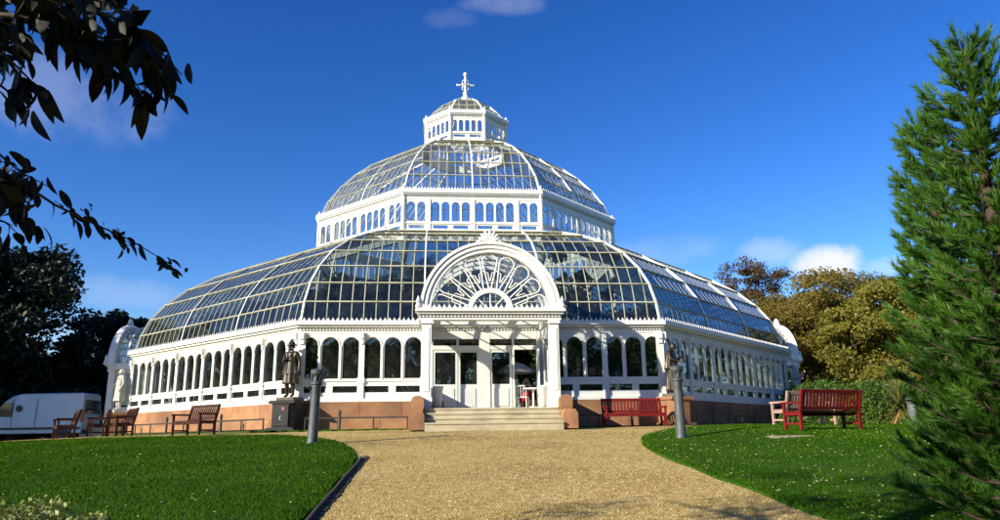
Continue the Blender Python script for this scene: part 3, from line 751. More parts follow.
def body_mesh(H, pose):
    """pose: dict with elbow/wrist per side, knees; facing -y, unit height scaled by H"""
    J = dict(pel=(0, 0, .52), waist=(0, 0, .60), chest=(0, -.005, .71), neck=(0, 0, .815), head=(0, -.012, .875), top=(0, -.005, .945),
             shL=(-.105, 0, .775), shR=(.105, 0, .775), hipL=(-.05, 0, .50), hipR=(.05, 0, .50),
             elL=(-.145, .01, .62), elR=(.145, .01, .62), wrL=(-.14, -.06, .49), wrR=(.14, -.06, .49),
             knL=(-.055, -.02, .275), knR=(.055, -.02, .275), anL=(-.055, .01, .045), anR=(.055, .01, .045), toL=(-.065, -.085, .018), toR=(.065, -.085, .018))
    J.update(pose)
    for s in 'LR':
        e, w = Vector(J['el'+s]), Vector(J['wr'+s]); J['pa'+s] = tuple(w+(w-e).normalized()*.035)
    rd = dict(pel=.085, waist=.072, chest=.088, neck=.036, head=.056, top=.045, shL=.045, shR=.045, hipL=.065, hipR=.065, elL=.033, elR=.033, wrL=.021, wrR=.021,
              paL=.022, paR=.022, knL=.047, knR=.047, anL=.028, anR=.028, toL=.022, toR=.022)
    names = list(rd); ix = {n: i for i, n in enumerate(names)}
    E = [('pel', 'waist'), ('waist', 'chest'), ('chest', 'neck'), ('neck', 'head'), ('head', 'top')]
    for s in 'LR': E += [('chest', 'sh'+s), ('sh'+s, 'el'+s), ('el'+s, 'wr'+s), ('wr'+s, 'pa'+s), ('pel', 'hip'+s), ('hip'+s, 'kn'+s), ('kn'+s, 'an'+s), ('an'+s, 'to'+s)]
    me = skin_mesh('body', [tuple(c*H for c in J[n]) for n in names], [(ix[a], ix[b]) for a, b in E], [rd[n]*H for n in names])
    ex = MB()
    hd = Vector(J['head'])*H
    ex.tube([hd+Vector((0, -.045, .018))*H, hd+Vector((0, -.064, -.006))*H, hd+Vector((0, -.05, -.012))*H], [.006*H, .011*H, .006*H], 5)    # nose
    for s in (-1, 1): ex.tube([hd+Vector((s*.05, 0, .012))*H, hd+Vector((s*.058, .004, 0))*H, hd+Vector((s*.05, 0, -.014))*H], [.004*H, .010*H, .004*H], 5)  # ears
    ex.tube([hd+Vector((-.018, -.048, -.028))*H, hd+Vector((0, -.054, -.029))*H, hd+Vector((.018, -.048, -.028))*H], .005*H, 5)
    for s in 'LR':
        p, w = Vector(J['pa'+s])*H, Vector(J['wr'+s])*H; d = (p-w).normalized(); sdv = d.orthogonal().normalized()
        dn = Vector((0, -.3, -1)).normalized()
        for i, L in enumerate((.034, .04, .038, .03)):
            b = p + sdv*((i-1.5)*.011*H); k1 = b+d*L*.6*H; ex.tube([b, k1, k1+(d*.6+dn*.4)*L*.6*H], [.0062*H, .0058*H, .0042*H], 5)
        b = w+d*.012*H+sdv*.02*H; ex.tube([b, b+(d*.5+sdv*.8)*.025*H, b+(d*.9+sdv*.7)*.045*H], [.007*H, .0065*H, .005*H], 5)
    append_mb(me, ex)
    return me, J
def drape(H, z0, z1, r0, r1, folds=9, amp=.10, sq=.8, lean=0, seg=48, cut=None):
    mb = MB(); nz_ = 12; vs = []
    for i in range(nz_+1):
        t = i/nz_; z = z1+(z0-z1)*t; r = r1+(r0-r1)*t**.8
        for k in range(seg):
            a = 2*pi*k/seg; rr = r*(1+amp*t*sin(folds*a+1.3*sin(2*a))+.04*sin(3*a+z*9))
            vs.append((rr*cos(a)*H, (rr*sq*sin(a)+lean*t)*H, z*H))
    mb.add(vs, [(i*seg+k, i*seg+(k+1) % seg, (i+1)*seg+(k+1) % seg, (i+1)*seg+k) for i in range(nz_) for k in range(seg)] + [tuple(range(seg)), tuple(nz_*seg+k for k in range(seg))[::-1]])
    return mb
def statue(x, y, z, rz, H, mat, label, pose, coat, hat=None, extra=None, name='statue'):
    e = empty(name, (x, y, z), rz); tag(e, label, 'statue', 'statues on the corner pedestals')
    b = MB(); b.box(-.34, .34, -.30, .30, -.004, .10); b.build('statue_base', mat, e)
    me, J = body_mesh(H, pose); o = put(me, 'body', mat, e, True); o.location.z = .09
    for nm, args in coat:
        o = drape(H, *args[:4], **args[4]).build(nm, mat, e, True); o.location.z = .09
    h = Vector(J['head'])*H
    hm = MB()
    if hat == 'brim': hm.lathe([(.085*H, .035*H), (.10*H, .045*H), (.06*H, .055*H), (.055*H, .10*H), (.03*H, .115*H)], (h.x, h.y, h.z+.09), 14)
    elif hat == 'hood': hm.lathe([(.075*H, -.09*H), (.078*H, 0), (.068*H, .06*H), (.03*H, .088*H)], (h.x, h.y+.012*H, h.z+.09), 14)
    else: hm.lathe([(.060*H, -.04*H), (.064*H, 0), (.058*H, .055*H), (.025*H, .085*H)], (h.x, h.y+.014*H, h.z+.09), 12)
    hm.build('hat' if hat else 'hair', mat, e, True)
    if extra:
        m = MB(); extra(m, H); o = m.build('attribute', mat, e, True); o.location.z = .09
    return e
def pedestal(x, y, rz, mat, label, zt=0.0, w=.46, sign=False):
    e = empty('pedestal', (x, y, ZG-.06), rz); tag(e, label, 'pedestal', 'corner pedestals of the glasshouse'); h = zt-(ZG-.06)
    b = MB(); b.prism([(-w, -w*.7), (-w*.7, -w), (w*.7, -w), (w, -w*.7), (w, w*.7), (w*.7, w), (-w*.7, w), (-w, w*.7)], lambda a, c, t: (a, c, t), 0, h-.12); fix_normals(b.build('pedestal_block', mat, e))
    b = MB(); b.box(-w-.05, w+.05, -w-.05, w+.05, h-.12, h-.045); b.box(-w-.02, w+.02, -w-.02, w+.02, h-.045, h-.006); b.build('pedestal_cap', mat, e)
    b = MB(); b.box(-w-.07, w+.07, -w-.07, w+.07, 0, .18); b.build('pedestal_foot', mat, e)
    if sign:
        s = MB(); s.box(-.30, .30, -w-.045, -w-.008, .24, h-.16); sg = s.build('notice_board', 'notice_shade_dark', e)
        s = MB(); s.lathe([(.065, 0), (.065, .012)], (0, 0, 0), 20); s.build('red_disc', 'red_print', sg, False, Matrix.Translation((.10, -w-.046, h-.30)) @ Matrix.Rotation(radians(90), 4, 'X'))
        s = MB(); n = 12
        P = [(.075*cos(radians(60+240*i/n)), .075*sin(radians(60+240*i/n))) for i in range(n+1)] + [(.03+.055*cos(radians(285-210*i/n)), .055*sin(radians(285-210*i/n))) for i in range(n+1)]
        s.prism(P, lambda a, c, t: (a, t, c), -w-.058, -w-.046); o = s.build('crescent_mark', 'grey_print', sg); o.location = (.02, 0, .50)
    return e
def corner(i, r): a = pi/8*(1 if i > 0 else -1)*(1 if abs(i) == 1 else 3); return r*sin(a), -r*cos(a), a
RS = 17.92
x, y, a = corner(-1, RS)
pedestal(x, y, a, 'notice_shade_dark', 'dark pedestal with notice board and crescent mark below the bronze statue', sign=True)  # near-black block colour includes the shadow beside the board
statue(x, y, 0, a, 1.98, 'bronze', 'dark bronze statue in long coat and hat on dark pedestal', dict(elL=(-.15, -.02, .64), wrL=(-.06, -.11, .66), elR=(.16, .02, .62), wrR=(.17, -.03, .47), knL=(-.05, -.05, .275)),
       [('coat', (.24, .74, .145, .095, dict(folds=8, amp=.10))), ('cape', (.40, .80, .165, .08, dict(folds=7, amp=.12, lean=.03)))], 'brim',
       lambda m, H: m.tube([(-.06*H, -.13*H, .60*H), (-.05*H, -.15*H, .74*H)], .018*H, 6))
x, y, a = corner(1, RS)
pedestal(x, y, a, 'sandstone', 'sandstone corner pedestal beside red bench, below brown bronze statue')
statue(x, y, 0, a+.5, 1.98, 'bronze', 'brown bronze bearded statue leaning forward with robe and scroll, on sandstone pedestal', dict(neck=(0, -.03, .81), head=(0, -.07, .86), top=(0, -.075, .93), chest=(0, -.02, .71), elL=(-.16, -.05, .63), wrL=(-.10, -.16, .60), elR=(.16, -.03, .63), wrR=(.14, -.15, .68)),
       [('robe', (.05, .72, .15, .10, dict(folds=9, amp=.14, lean=-.01))), ('mantle', (.45, .80, .17, .09, dict(folds=6, amp=.12)))], None,
       lambda m, H: (m.tube([(.14*H, -.20*H, .58*H), (.17*H, -.17*H, .80*H)], .02*H, 6), m.tube([(0, -.12*H, .84*H), (0, -.14*H, .78*H), (0, -.13*H, .73*H)], [.03*H, .035*H, .01*H], 6)))
x, y, a = corner(-2, RS)
pedestal(x, y, a, 'sandstone', 'sandstone corner pedestal below the white marble statue near the van')
statue(x, y, 0, a+.4, 2.0, 'marble', 'white marble standing statue in long coat beside the far porch', dict(elL=(-.15, .0, .63), wrL=(-.07, -.10, .60)),
       [('coat', (.22, .74, .15, .10, dict(folds=7, amp=.09)))], None)
x, y, a = corner(2, RS)
pedestal(x, y, a, 'sandstone', 'shaded sandstone corner pedestal behind the red lawn bench')
statue(x, y, 0, a-.6, 2.0, 'marble', 'white marble statue with bent raised arm behind the red lawn bench', dict(elR=(.20, -.04, .66), wrR=(.16, -.14, .76), elL=(-.17, -.03, .62), wrL=(-.12, -.15, .66)),
       [('robe', (.05, .74, .15, .10, dict(folds=8, amp=.12)))], None)

# ------------------------------------------------------------------ iron posts on the lawn
def lamp_post(x, y, label, lean=0):
    z = gh(x, y)+.02; e = empty('iron_post', (x, y, z)); e.rotation_euler.y = lean; e.scale = (.72, .72, 1); tag(e, label, 'post', 'fluted iron posts either side of the path')
    m = MB(); m.lathe([(.20, -.1), (.20, .03), (.175, .06), (.165, .12), (.145, 1.30), (.15, 1.34)], seg=32, flute=.10, fl=(.13, 1.28)); m.build('shaft', 'lamp_iron', e, True)
    m = MB(); m.lathe([(.15, 1.335), (.185, 1.355), (.185, 1.40), (.15, 1.43), (.14, 1.52), (.155, 1.54), (.215, 1.60), (.22, 1.68), (.19, 1.70), (.05, 1.725)], seg=24); m.build('capital', 'lamp_iron', e, False)
    for i in range(8):
        b = MB(); a = 2*pi*i/8; b.beam((.15*cos(a), .15*sin(a), 1.42), (.19*cos(a), .19*sin(a), 1.585), .035, .03); b.build('bracket', 'lamp_iron', e)
P = ground_hit(312, 445); lamp_post(P.x, P.y, 'fluted grey iron post beside timber path edging, in line with bronze statue', .03)
P = ground_hit(681.5, 440); lamp_post(P.x, P.y, 'fluted grey iron post on lawn, in line with the brown bronze statue')

# ------------------------------------------------------------------ benches
def bench(label, mat, w=1.8, slats=15, arm_in=.0):
    e = empty('park_bench'); tag(e, label, 'bench', 'wooden park benches')
    D = .56; t = .065
    def bx(n, *a):
        m = MB(); m.box(*a); return m.build(n, mat, e)
    for s in (-1, 1):
        x = s*(w/2-t/2)
        bx('leg', x-t/2, x+t/2, -D/2, -D/2+t, 0, .62)
        m = MB(); m.beam((x, D/2-.03, 0), (x, D/2-.03, .42), t, t); m.beam((x, D/2-.03, .40), (x, D/2+.10, .95), t, t, (0, 1, 0)); m.build('leg', mat, e)
        m = MB(); m.beam((x, -D/2-.04, .645), (x, D/2+.02, .645), .085, .05); m.build('armrest', mat, e)
        bx('side_rail', x-.025, x+.025, -D/2+t, D/2-t, .34, .41); bx('side_rail', x-.022, x+.022, -D/2+t, D/2-t, .12, .17)
    bx('front_rail', -w/2+t, w/2-t, -D/2+.012, -D/2+.05, .33, .415)
    for i in range(5): bx('seat_slat', -w/2+t*.4, w/2-t*.4, -D/2+.005+.108*i, -D/2+.095+.108*i, .418, .445)
    m = MB(); m.beam((-w/2+t, D/2+.085, .905), (w/2-t, D/2+.085, .905), .045, .09, (0, .22, 1)); m.build('back_rail', mat, e)
    m = MB(); m.beam((-w/2+t, D/2-.012, .51), (w/2-t, D/2-.012, .51), .045, .07, (0, .22, 1)); m.build('back_rail', mat, e)
    sm = MB(); sm.beam((0, D/2-.005, .53), (0, D/2+.08, .87), .055, .022, (0, 1, -.2)); me = sm.mesh('back_slat')
    for i in range(slats):
        o = put(me, 'back_slat', mat, e); o.location.x = -w/2+t + (w-2*t)*(i+.5)/slats
    return e
def place(e, x, y, rz): e.location = (x, y, gh(x, y)+.012); e.rotation_euler.z = rz
b = bench('red slatted park bench standing against the wall beside the entrance steps', 'red_wood', 2.1, 17); place(b, 4.95, -18.05, 0)
def at_px(px, py, d):
    p = pix(px, py, d); return p.x, p.y
def bench_at(e, px, d, rz, dz=.012):
    x, y = at_px(px, 430, d); e.location = (x, y, gh(x, y)+dz); e.rotation_euler.z = rz
b = bench('bright red slatted bench on the lawn seen from behind, facing the glasshouse', 'red_wood', 2.0, 17); bench_at(b, 824, 20.0, radians(198), .055)
b = bench('pale pinkish wooden bench partly hidden behind the bright red lawn bench', 'pale_wood', 2.0, 17); bench_at(b, 806, 23.5, radians(200), .055)
b = bench('brown wooden bench turned sideways on the gravel by the sunlit long wall', 'brown_wood', 1.7, 13); bench_at(b, 193, 25.5, radians(-44))
b = bench('dark brown bench in tree shade in front of the white van', 'brown_wood', 1.6, 13); bench_at(b, 64, 29.5, radians(-60))
b = bench('dark brown bench in shade next to the white marble statue', 'brown_wood', 1.6, 13); bench_at(b, 120, 29.0, radians(-58))
b = bench('dark brown bench in shade behind the van tail, between two other benches', 'brown_wood', 1.6, 13); bench_at(b, 97, 30.8, radians(-70))
# ------------------------------------------------------------------ planters, table, chair, parasol, person in the doorway
for s in (-1, 1):
    e = empty('tall_planter', (s*1.72, -18.75, ZF+.002)); tag(e, 'tall tapered white planter in the porch, ' + ('beside the closed doors' if s < 0 else 'beside the open doorway'), 'planter', 'tall planters in the porch')
    m = MB(); m.lathe([(.10, 0), (.12, .02), (.16, .64), (.18, .66), (.18, .72), (.15, .72), (.14, .62)], seg=18); m.build('pot', 'pot_white', e, True)
    m = MB(); m.lathe([(.138, .60), (.138, .64), (.05, .66)], seg=12); m.build('soil_fill', 'soil', e)
e = empty('cafe_table', (1.62, -17.15, ZF+.002)); tag(e, 'small round white cafe table in the porch doorway', 'table')
m = MB(); m.lathe([(.33, .70), (.34, .715), (.34, .735), (.32, .74)], seg=24); m.build('table_top', 'soft_white', e)
m = MB(); m.lathe([(.03, .02), (.03, .70)], seg=8); m.build('stem', 'soft_white', e)
for i in range(3):
    m = MB(); a = 2*pi*i/3+.4; m.tube([(0, 0, .12), (.15*cos(a), .15*sin(a), .08), (.27*cos(a), .27*sin(a), .02)], .018, 6); m.build('foot', 'soft_white', e)
def chair(x, y, rz, label):
    e = empty('cafe_chair', (x, y, ZF+.002), rz); tag(e, label, 'chair', 'white cafe chairs')
    m = MB(); m.box(-.20, .20, -.20, .20, .43, .455); m.build('seat', 'soft_white', e)
    for sx in (-1, 1):
        for sy in (-1, 1): m = MB(); m.tube([(sx*.20, sy*.21, 0), (sx*.18, sy*.18, .44)], .016, 6); m.build('leg', 'soft_white', e)
    m = MB(); m.tube([(-.18, .18, .44), (-.19, .23, .72), (-.13, .25, .84), (.13, .25, .84), (.19, .23, .72), (.18, .18, .44)], .016, 6); m.build('back_frame', 'soft_white', e)
    for i in range(3): m = MB(); x_ = -.09+.09*i; m.tube([(x_, .19, .45), (x_, .25, .84)], .011, 5); m.build('back_spindle', 'soft_white', e)
chair(1.28, -16.75, radians(160), 'small white cafe chair standing in the open doorway')
chair(1.60, -15.45, radians(-20), 'white cafe chair holding the person in red')
e = empty('person', (1.60, -15.47, ZF+.002), radians(-20)); tag(e, 'person in sleeveless red dress seated at the open doorway', 'person')
H = 1.66
me, J = body_mesh(H, dict(pel=(0, .03, .31), waist=(0, .035, .38), chest=(0, .02, .49), neck=(0, .01, .595), head=(0, -.005, .655), top=(0, 0, .725), shL=(-.10, .015, .555), shR=(.10, .015, .555),
    hipL=(-.05, .02, .30), hipR=(.05, .02, .30), elL=(-.14, -.01, .42), elR=(.14, -.02, .42), wrL=(-.09, -.14, .41), wrR=(.06, -.16, .43),
    knL=(-.06, -.23, .30), knR=(.06, -.23, .30), anL=(-.06, -.22, .045), anR=(.06, -.22, .045), toL=(-.065, -.31, .018), toR=(.065, -.31, .018)))
put(me, 'body', 'skin', e, True)
m = drape(H, .30, .555, .135, .098, folds=6, amp=.06, sq=.82); o = m.build('dress', 'red_cloth', e, True); o.location.y = .03*H
m = MB(); m.tube([(0, 0, .36*H), (0, -.12*H, .355*H), (0, -.25*H, .30*H), (0, -.26*H, .20*H)], [.12*H, .13*H, .125*H, .115*H], 12); m.build('skirt', 'red_cloth', e, True)
m = MB(); m.lathe([(.045*H, -.06*H), (.062*H, 0), (.058*H, .05*H), (.02*H, .082*H)], (0, .012*H, .665*H), 12); m.build('hair', 'hair', e, True)
e = empty('parasol', (1.30, -14.75, ZF+.002)); tag(e, 'white cafe parasol standing open just inside the doorway', 'parasol')
m = MB(); m.lathe([(.16, 0), (.16, .05), (.03, .06), (.02, 1.86)], seg=10); m.build('pole', 'soft_white', e)
m = MB(); seg = 8; R_ = .72
rings = [(.03, 1.90), (.36, 1.78), (R_, 1.55), (R_, 1.46)]
m.add([(r*cos(2*pi*k/seg), r*sin(2*pi*k/seg), z) for r, z in rings for k in range(seg)], [(i*seg+k, i*seg+(k+1) % seg, (i+1)*seg+(k+1) % seg, (i+1)*seg+k) for i in range(3) for k in range(seg)]); m.build('canopy', 'soft_white', e)

# ------------------------------------------------------------------ small ground things
P = ground_hit(790, 438.5); m = MB(); m.box(-.46, .46, -.24, .24, -.05, .060); m.box(-.40, .40, -.18, .18, .059, .070)
o = m.build('stone_slab', 'slab'); o.location = (P.x, P.y, gh(P.x, P.y)+.0); o.rotation_euler.z = -.08; tag(o, 'flat pale stone slab set in the lawn before the red bench', 'slab')
for i in range(6):
    y0, y1 = -28.6-i*1.25, -28.6-(i+1)*1.25+.015
    m = MB(); m.beam((-3.16+.012*(i % 2), y0, gh(-3.2, y0)-.04), (-3.16+.012*((i+1) % 2), y1, gh(-3.2, y1)-.04), .028, .20)
    o = m.build('timber_edging', 'timber_edge'); tag(o, 'dark timber board edging the lawn beside the gravel path', 'edging board', 'timber boards edging the path')
m = MB(); vs = []; RL0 = random.Random(3)
for i in range(120):
    y = -28.2 - i*.067; w = .085+.010*sin(i*.31)+.012*sin(i*.12)+RL0.uniform(-.02, .02); vs += [(-3.15, y, gh(-3.15, y)+.022), (-3.15+w, y, gh(-3.15+w, y)+.018)]
m.add(vs, [(2*i, 2*i+1, 2*i+3, 2*i+2) for i in range(119)]); o = m.build('soil_strip', 'soil'); tag(o, kind='structure')

# ------------------------------------------------------------------ van
def van(x, y, rz):
    e = empty('delivery_van', (x, y, gh(x, y)+.01), rz); tag(e, 'white high-roofed delivery van parked in tree shade', 'van')
    # side profile (x forward, z up); nose towards -x
    prof = [(-2.75, .42), (-2.80, .75), (-2.72, 1.00), (-2.45, 1.14), (-1.95, 1.26), (-1.30, 2.10), (-1.00, 2.38), (-.55, 2.50), (2.60, 2.52), (2.72, 2.42), (2.78, .95), (2.78, .42)]
    m = MB(); n = len(prof); vs = []
    for yy, inset in ((-.98, 0), (-.90, .0), (.90, .0), (.98, 0)):
        for (px_, pz_) in prof:
            k = .90 if pz_ > 2.2 else 1
            vs.append((px_*(1 if abs(yy) > .95 else 1), yy*k, pz_ - (.05 if abs(yy) > .95 and pz_ > 2.3 else 0)))
    fs = [tuple(range(n)), tuple(range(3*n, 4*n))[::-1]]
    for j in range(3): fs += [(j*n+i, (j+1)*n+i, (j+1)*n+(i+1) % n, j*n+(i+1) % n) for i in range(n)]
    m.add(vs, fs); body = fix_normals(m.build('body', 'van_white', e))
    bv = body.modifiers.new('b', 'BEVEL'); bv.width = .06; bv.segments = 3; bv.limit_method = 'ANGLE'; bv.angle_limit = radians(25)
    for s in (-1, 1):
        m = MB(); m.prism([(-1.86, 1.30), (-1.30, 2.02), (-.92, 2.06), (-.92, 1.30)], lambda a, c, t: (a, t, c), s*.981, s*.995); fix_normals(m.build('side_window', 'van_glass', e))
        m = MB(); m.box(-1.98, -1.78, min(s*.99, s*1.16), max(s*.99, s*1.16), 1.32, 1.58); m.build('wing_mirror', 'van_black', e)
        m = MB(); m.box(-2.60, 2.70, min(s*.97, s*1.005), max(s*.97, s*1.005), .62, .74); m.build('rubbing_strip', 'van_black', e)
        m = MB(); m.box(2.66, 2.80, min(s*.84, s*.992), max(s*.84, s*.992), 1.0, 1.65); m.build('tail_light', 'tail_red', e)
        m = MB(); m.box(-2.77, -2.60, min(s*.6, s*.95), max(s*.6, s*.95), .92, 1.06); m.build('headlight', 'van_glass', e)
        for wx in (-1.85, 1.75):
            t = empty('wheel', (wx, s*.86, .35)); t.parent = e; t.rotation_euler.x = pi/2
            m = MB(); m.lathe([(.20, -.11), (.33, -.11), (.35, -.08), (.35, .08), (.33, .11), (.20, .11)], seg=24); m.build('tyre', 'tyre', t, True)
            m = MB(); m.lathe([(.21, -.09), (.21, .09), (.1, .10), (.05, .10)], seg=16); m.build('rim', 'hub', t)
            m = MB(); m.lathe([(.43, -.02), (.43, .02)], seg=24); o = m.build('wheel_arch', 'van_black', e, False, Matrix.Translation((wx, s*.968, .40)) @ Matrix.Rotation(pi/2, 4, 'X'))
        m = MB(); m.box(-.88, -.86, min(s*.97, s*.993), max(s*.97, s*.993), .60, 2.2); m.box(.35, .37, min(s*.97, s*.993), max(s*.97, s*.993), .75, 2.25); m.build('door_seam', 'van_black', e)
        m = MB(); m.lathe([(.17, 0), (.17, .012)], seg=20); m.build('round_emblem', 'van_black', e, False, Matrix.Translation((-.55, s*.988, 1.72)) @ Matrix.Rotation(-s*pi/2*-1, 4, 'X'))
    m = MB(); m.add([(-1.99, -.82, 1.30), (-1.99, .82, 1.30), (-1.33, .76, 2.08), (-1.33, -.76, 2.08)], [(0, 1, 2, 3)]); m.add([(-1.995, -.82, 1.305), (-1.995, .82, 1.305), (-1.335, .76, 2.085), (-1.335, -.76, 2.085)], [(0, 1, 2, 3)]); m.build('windscreen', 'van_glass', e)
    m = MB(); m.box(-2.86, -2.62, -.9, .9, .36, .62); m.build('bumper', 'van_black', e)
    m = MB(); m.box(2.70, 2.86, -.92, .92, .40, .60); m.build('bumper', 'van_black', e)
    m = MB(); m.box(2.775, 2.80, -.72, -.03, 1.45, 2.15); m.box(2.775, 2.80, .03, .72, 1.45, 2.15); m.build('rear_window', 'van_glass', e)
x, y = at_px(39, 420, 47); van(x, y, radians(-3))

# ------------------------------------------------------------------ foliage helpers
def leaf_quads(cent, size, aspect=.55, droop=0.0, r=rng):
    """diamond leaves at cent (n,3): quads (n,4)"""
    n = len(cent); d = r.normal(size=(n, 3)); d[:, 2] -= droop; d /= np.linalg.norm(d, axis=1)[:, None]
    o = r.normal(size=(n, 3)); s = np.cross(d, o); s /= np.linalg.norm(s, axis=1)[:, None]
    L = (size*(.6+.8*r.random(n)))[:, None]
    v = np.stack([cent-d*L*.5, cent+s*L*aspect*.5, cent+d*L*.5, cent-s*L*aspect*.5], 1).reshape(-1, 3)
    return v, np.arange(4*n).reshape(-1, 4)
def clump_points(cs, rs, per, r=rng, flat=.75):
    out = []
    for c, q in zip(cs, rs):
        n = int(per*(.6+.8*r.random())); p = r.normal(size=(n, 3)); p /= np.linalg.norm(p, axis=1)[:, None]
        p *= (q*r.random(n)**.45)[:, None]; p[:, 2] *= flat; out.append(p+np.array(c))
    return np.concatenate(out)
def tree(name, label, base, H, cr, z0, ncl, per, leaf, mat, seed, tr=.3, group=None, cat='tree', clr=1.0, sparse=0, flat=.75, lean=(0, 0), shape=1.0, trunk_mat='bark'):
    r = np.random.default_rng(seed); R = random.Random(seed)
    e = empty(name, base); tag(e, label, cat, group)
    cz = (H+z0)/2; hz = (H-z0)/2
    lob = [(R.uniform(0, 2*pi), R.uniform(-.6, .9), R.uniform(.15, .38)) for _ in range(7)]
    cs = []; rs = []
    while len(cs) < ncl:
        p = r.normal(size=3); p /= np.linalg.norm(p); q = r.random()**(.30 if not sparse else .4)
        a = atan2(p[1], p[0]); bump = .78
        for la, lz, lw in lob:
            bump += lw*max(0, cos(a-la))**4*max(0, 1-abs(p[2]-lz)*1.2)
        wide = 1.0 if p[2] > 0 else shape
        c = p*q*bump*np.array([cr*wide, cr*wide, hz])
        cs.append((c[0]+lean[0]*(c[2]+hz)/H, c[1]+lean[1]*(c[2]+hz)/H, cz+c[2])); rs.append(clr*cr*R.uniform(.16, .30))
    m = MB(); bend = [(R.uniform(-.1, .1)*i, R.uniform(-.1, .1)*i) for i in range(5)]
    th = z0+(H-z0)*.55; pts = [Vector((bend[i][0]*.5+lean[0]*i/4*.5, bend[i][1]*.5+lean[1]*i/4*.5, th*i/4-.15)) for i in range(5)]
    m.tube(pts, [tr*1.25, tr, tr*.85, tr*.65, tr*.4], 10); m.build('trunk', trunk_mat, e, True)
    lm = MB()
    for c in R.sample(cs, min(len(cs), 26)):
        t = R.uniform(.35, 1.0); k = min(3, int(t*4)); s = pts[k].lerp(pts[k+1], t*4-k); c = Vector(c); mid = s.lerp(c, .5)+Vector((0, 0, -.05*cr+R.uniform(-.1, .15)*cr))
        rr = tr*R.uniform(.16, .34); lm.tube([s, s.lerp(mid, .55), mid, mid.lerp(c, .6), c], [rr, rr*.85, rr*.6, rr*.4, rr*.12], 5)
    lm.build('limb', trunk_mat, e, True)
    pt = clump_points(cs, rs, per, r, flat); v, f = leaf_quads(pt, leaf, r=r)
    put(np_mesh('crown', v, f), 'crown', mat, e)
    return e
def zat(x, y): return gh(x, y)-.05
# right-hand trees beyond the lawn
def T(px, d): return at_px(px, 425, d)
GR = 'trees beyond the lawn on the shaded side'
for i, (px, d, top, cr, z0, ncl, per, mat, lab, sparse, nm) in enumerate([
    (756, 72, 244, 6.6, 4.5, 100, 150, 'leaf_brown', 'thin brown tree behind the shaded roof, rising above all its neighbours', 1, 'autumn_tree'),
    (803, 66, 278, 5.6, 2.0, 95, 230, 'leaf_autumn', 'rusty autumn tree growing next to the thin brown tree', 0, 'autumn_tree'),
    (850, 57, 264, 6.8, 1.0, 140, 260, 'leaf_autumn', 'broad golden brown tree with layered boughs behind the red lawn bench', 0, 'autumn_tree'),
    (912, 50, 262, 5.8, 1.0, 130, 240, 'leaf_yellow', 'yellow green tree between the broad golden tree and the pine', 0, 'autumn_tree'),
    (985, 55, 258, 6.0, 1.0, 90, 220, 'leaf_olive', 'olive green tree standing behind the dark green pine', 0, 'autumn_tree'),
    (770, 84, 330, 5.5, 1.0, 60, 200, 'leaf_olive', 'low olive tree hidden behind the shaded porch', 0, 'autumn_tree'),
    (880, 72, 276, 7.0, 1.0, 100, 200, 'leaf_olive', 'dark olive tree standing behind the golden trees', 0, 'autumn_tree')]):
    x, y = T(px, d); zt = pix(px, top, d).z; b = zat(x, y)
    tree(nm, lab, (x, y, b), zt-b, cr, z0, int(ncl*1.25), int(per*1.7), .20, mat, 100+i, .28, GR, sparse=sparse, clr=.78 if not sparse else .62, flat=.5, shape=1.05)
# left-hand trees, the shade they stand in put into near-black leaves
GL = 'shade-dark trees behind the van'
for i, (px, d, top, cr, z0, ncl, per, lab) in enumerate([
    (-44, 56, 222, 6.0, 3.0, 160, 330, 'tall shade-dark tree rising over the front of the van'),
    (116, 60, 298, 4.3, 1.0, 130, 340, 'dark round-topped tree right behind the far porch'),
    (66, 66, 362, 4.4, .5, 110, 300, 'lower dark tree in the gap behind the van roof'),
    (8, 60, 350, 5.0, .5, 120, 300, 'dark tree filling the gap behind the tall tree'),
    (92, 52, 385, 3.2, .3, 80, 300, 'shade-dark bush standing behind the van tail'),
    (30, 56, 372, 4.4, .3, 90, 300, 'dense shade-dark bush standing behind the van cab')]):
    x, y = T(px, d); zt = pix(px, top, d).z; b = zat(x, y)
    tree('dark_tree', lab, (x, y, b), zt-b, cr, z0, ncl, per, .34, 'leaf_shade_dark', 200+i, .3, GL, clr=.95, flat=.7)
# big trees on the sun side, outside the frame, that shade the van corner
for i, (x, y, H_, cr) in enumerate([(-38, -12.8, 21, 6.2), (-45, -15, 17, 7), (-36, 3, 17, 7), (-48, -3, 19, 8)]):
    tree('unseen_park_tree', 'tall dark tree on the sunny side of the van, shading it', (x, y, zat(x, y)), H_, cr, 1.5, 110, 260, .42, 'leaf_shade_dark', 300+i, .4, 'park trees that shade the van', clr=1.0)
# unseen trees added behind and beside the path, darkening reflections and ambient light
proto = None
for i, (x, y, sc_, rz_) in enumerate([(-34, -86, 1, 0), (-22, -80, 1.1, 1), (-10, -84, .95, 2), (2, -79, 1.05, 3), (13, -84, 1.1, 4), (24, -78, 1, 5), (35, -72, 1.1, .5), (44, -62, 1, 1.5), (50, -50, 1.1, 2.5), (54, -38, 1, 3.5), (57, -26, 1.1, 4.5), (60, -12, 1, 5.5)]):
    if proto is None: proto = t_ = tree('unseen_park_tree', 'unseen broad green park tree added behind the path to darken the glass', (x, y, -2.9), 15, 7.2, 1.0, 110, 110, .7, 'leaf_hedge', 330, .45, 'unseen park trees added to darken the glass', clr=1.1)
    else: t_ = copy_tree(proto); t_.location = (x, y, -2.9)
    t_.scale = (sc_,)*3; t_.rotation_euler.z = rz_
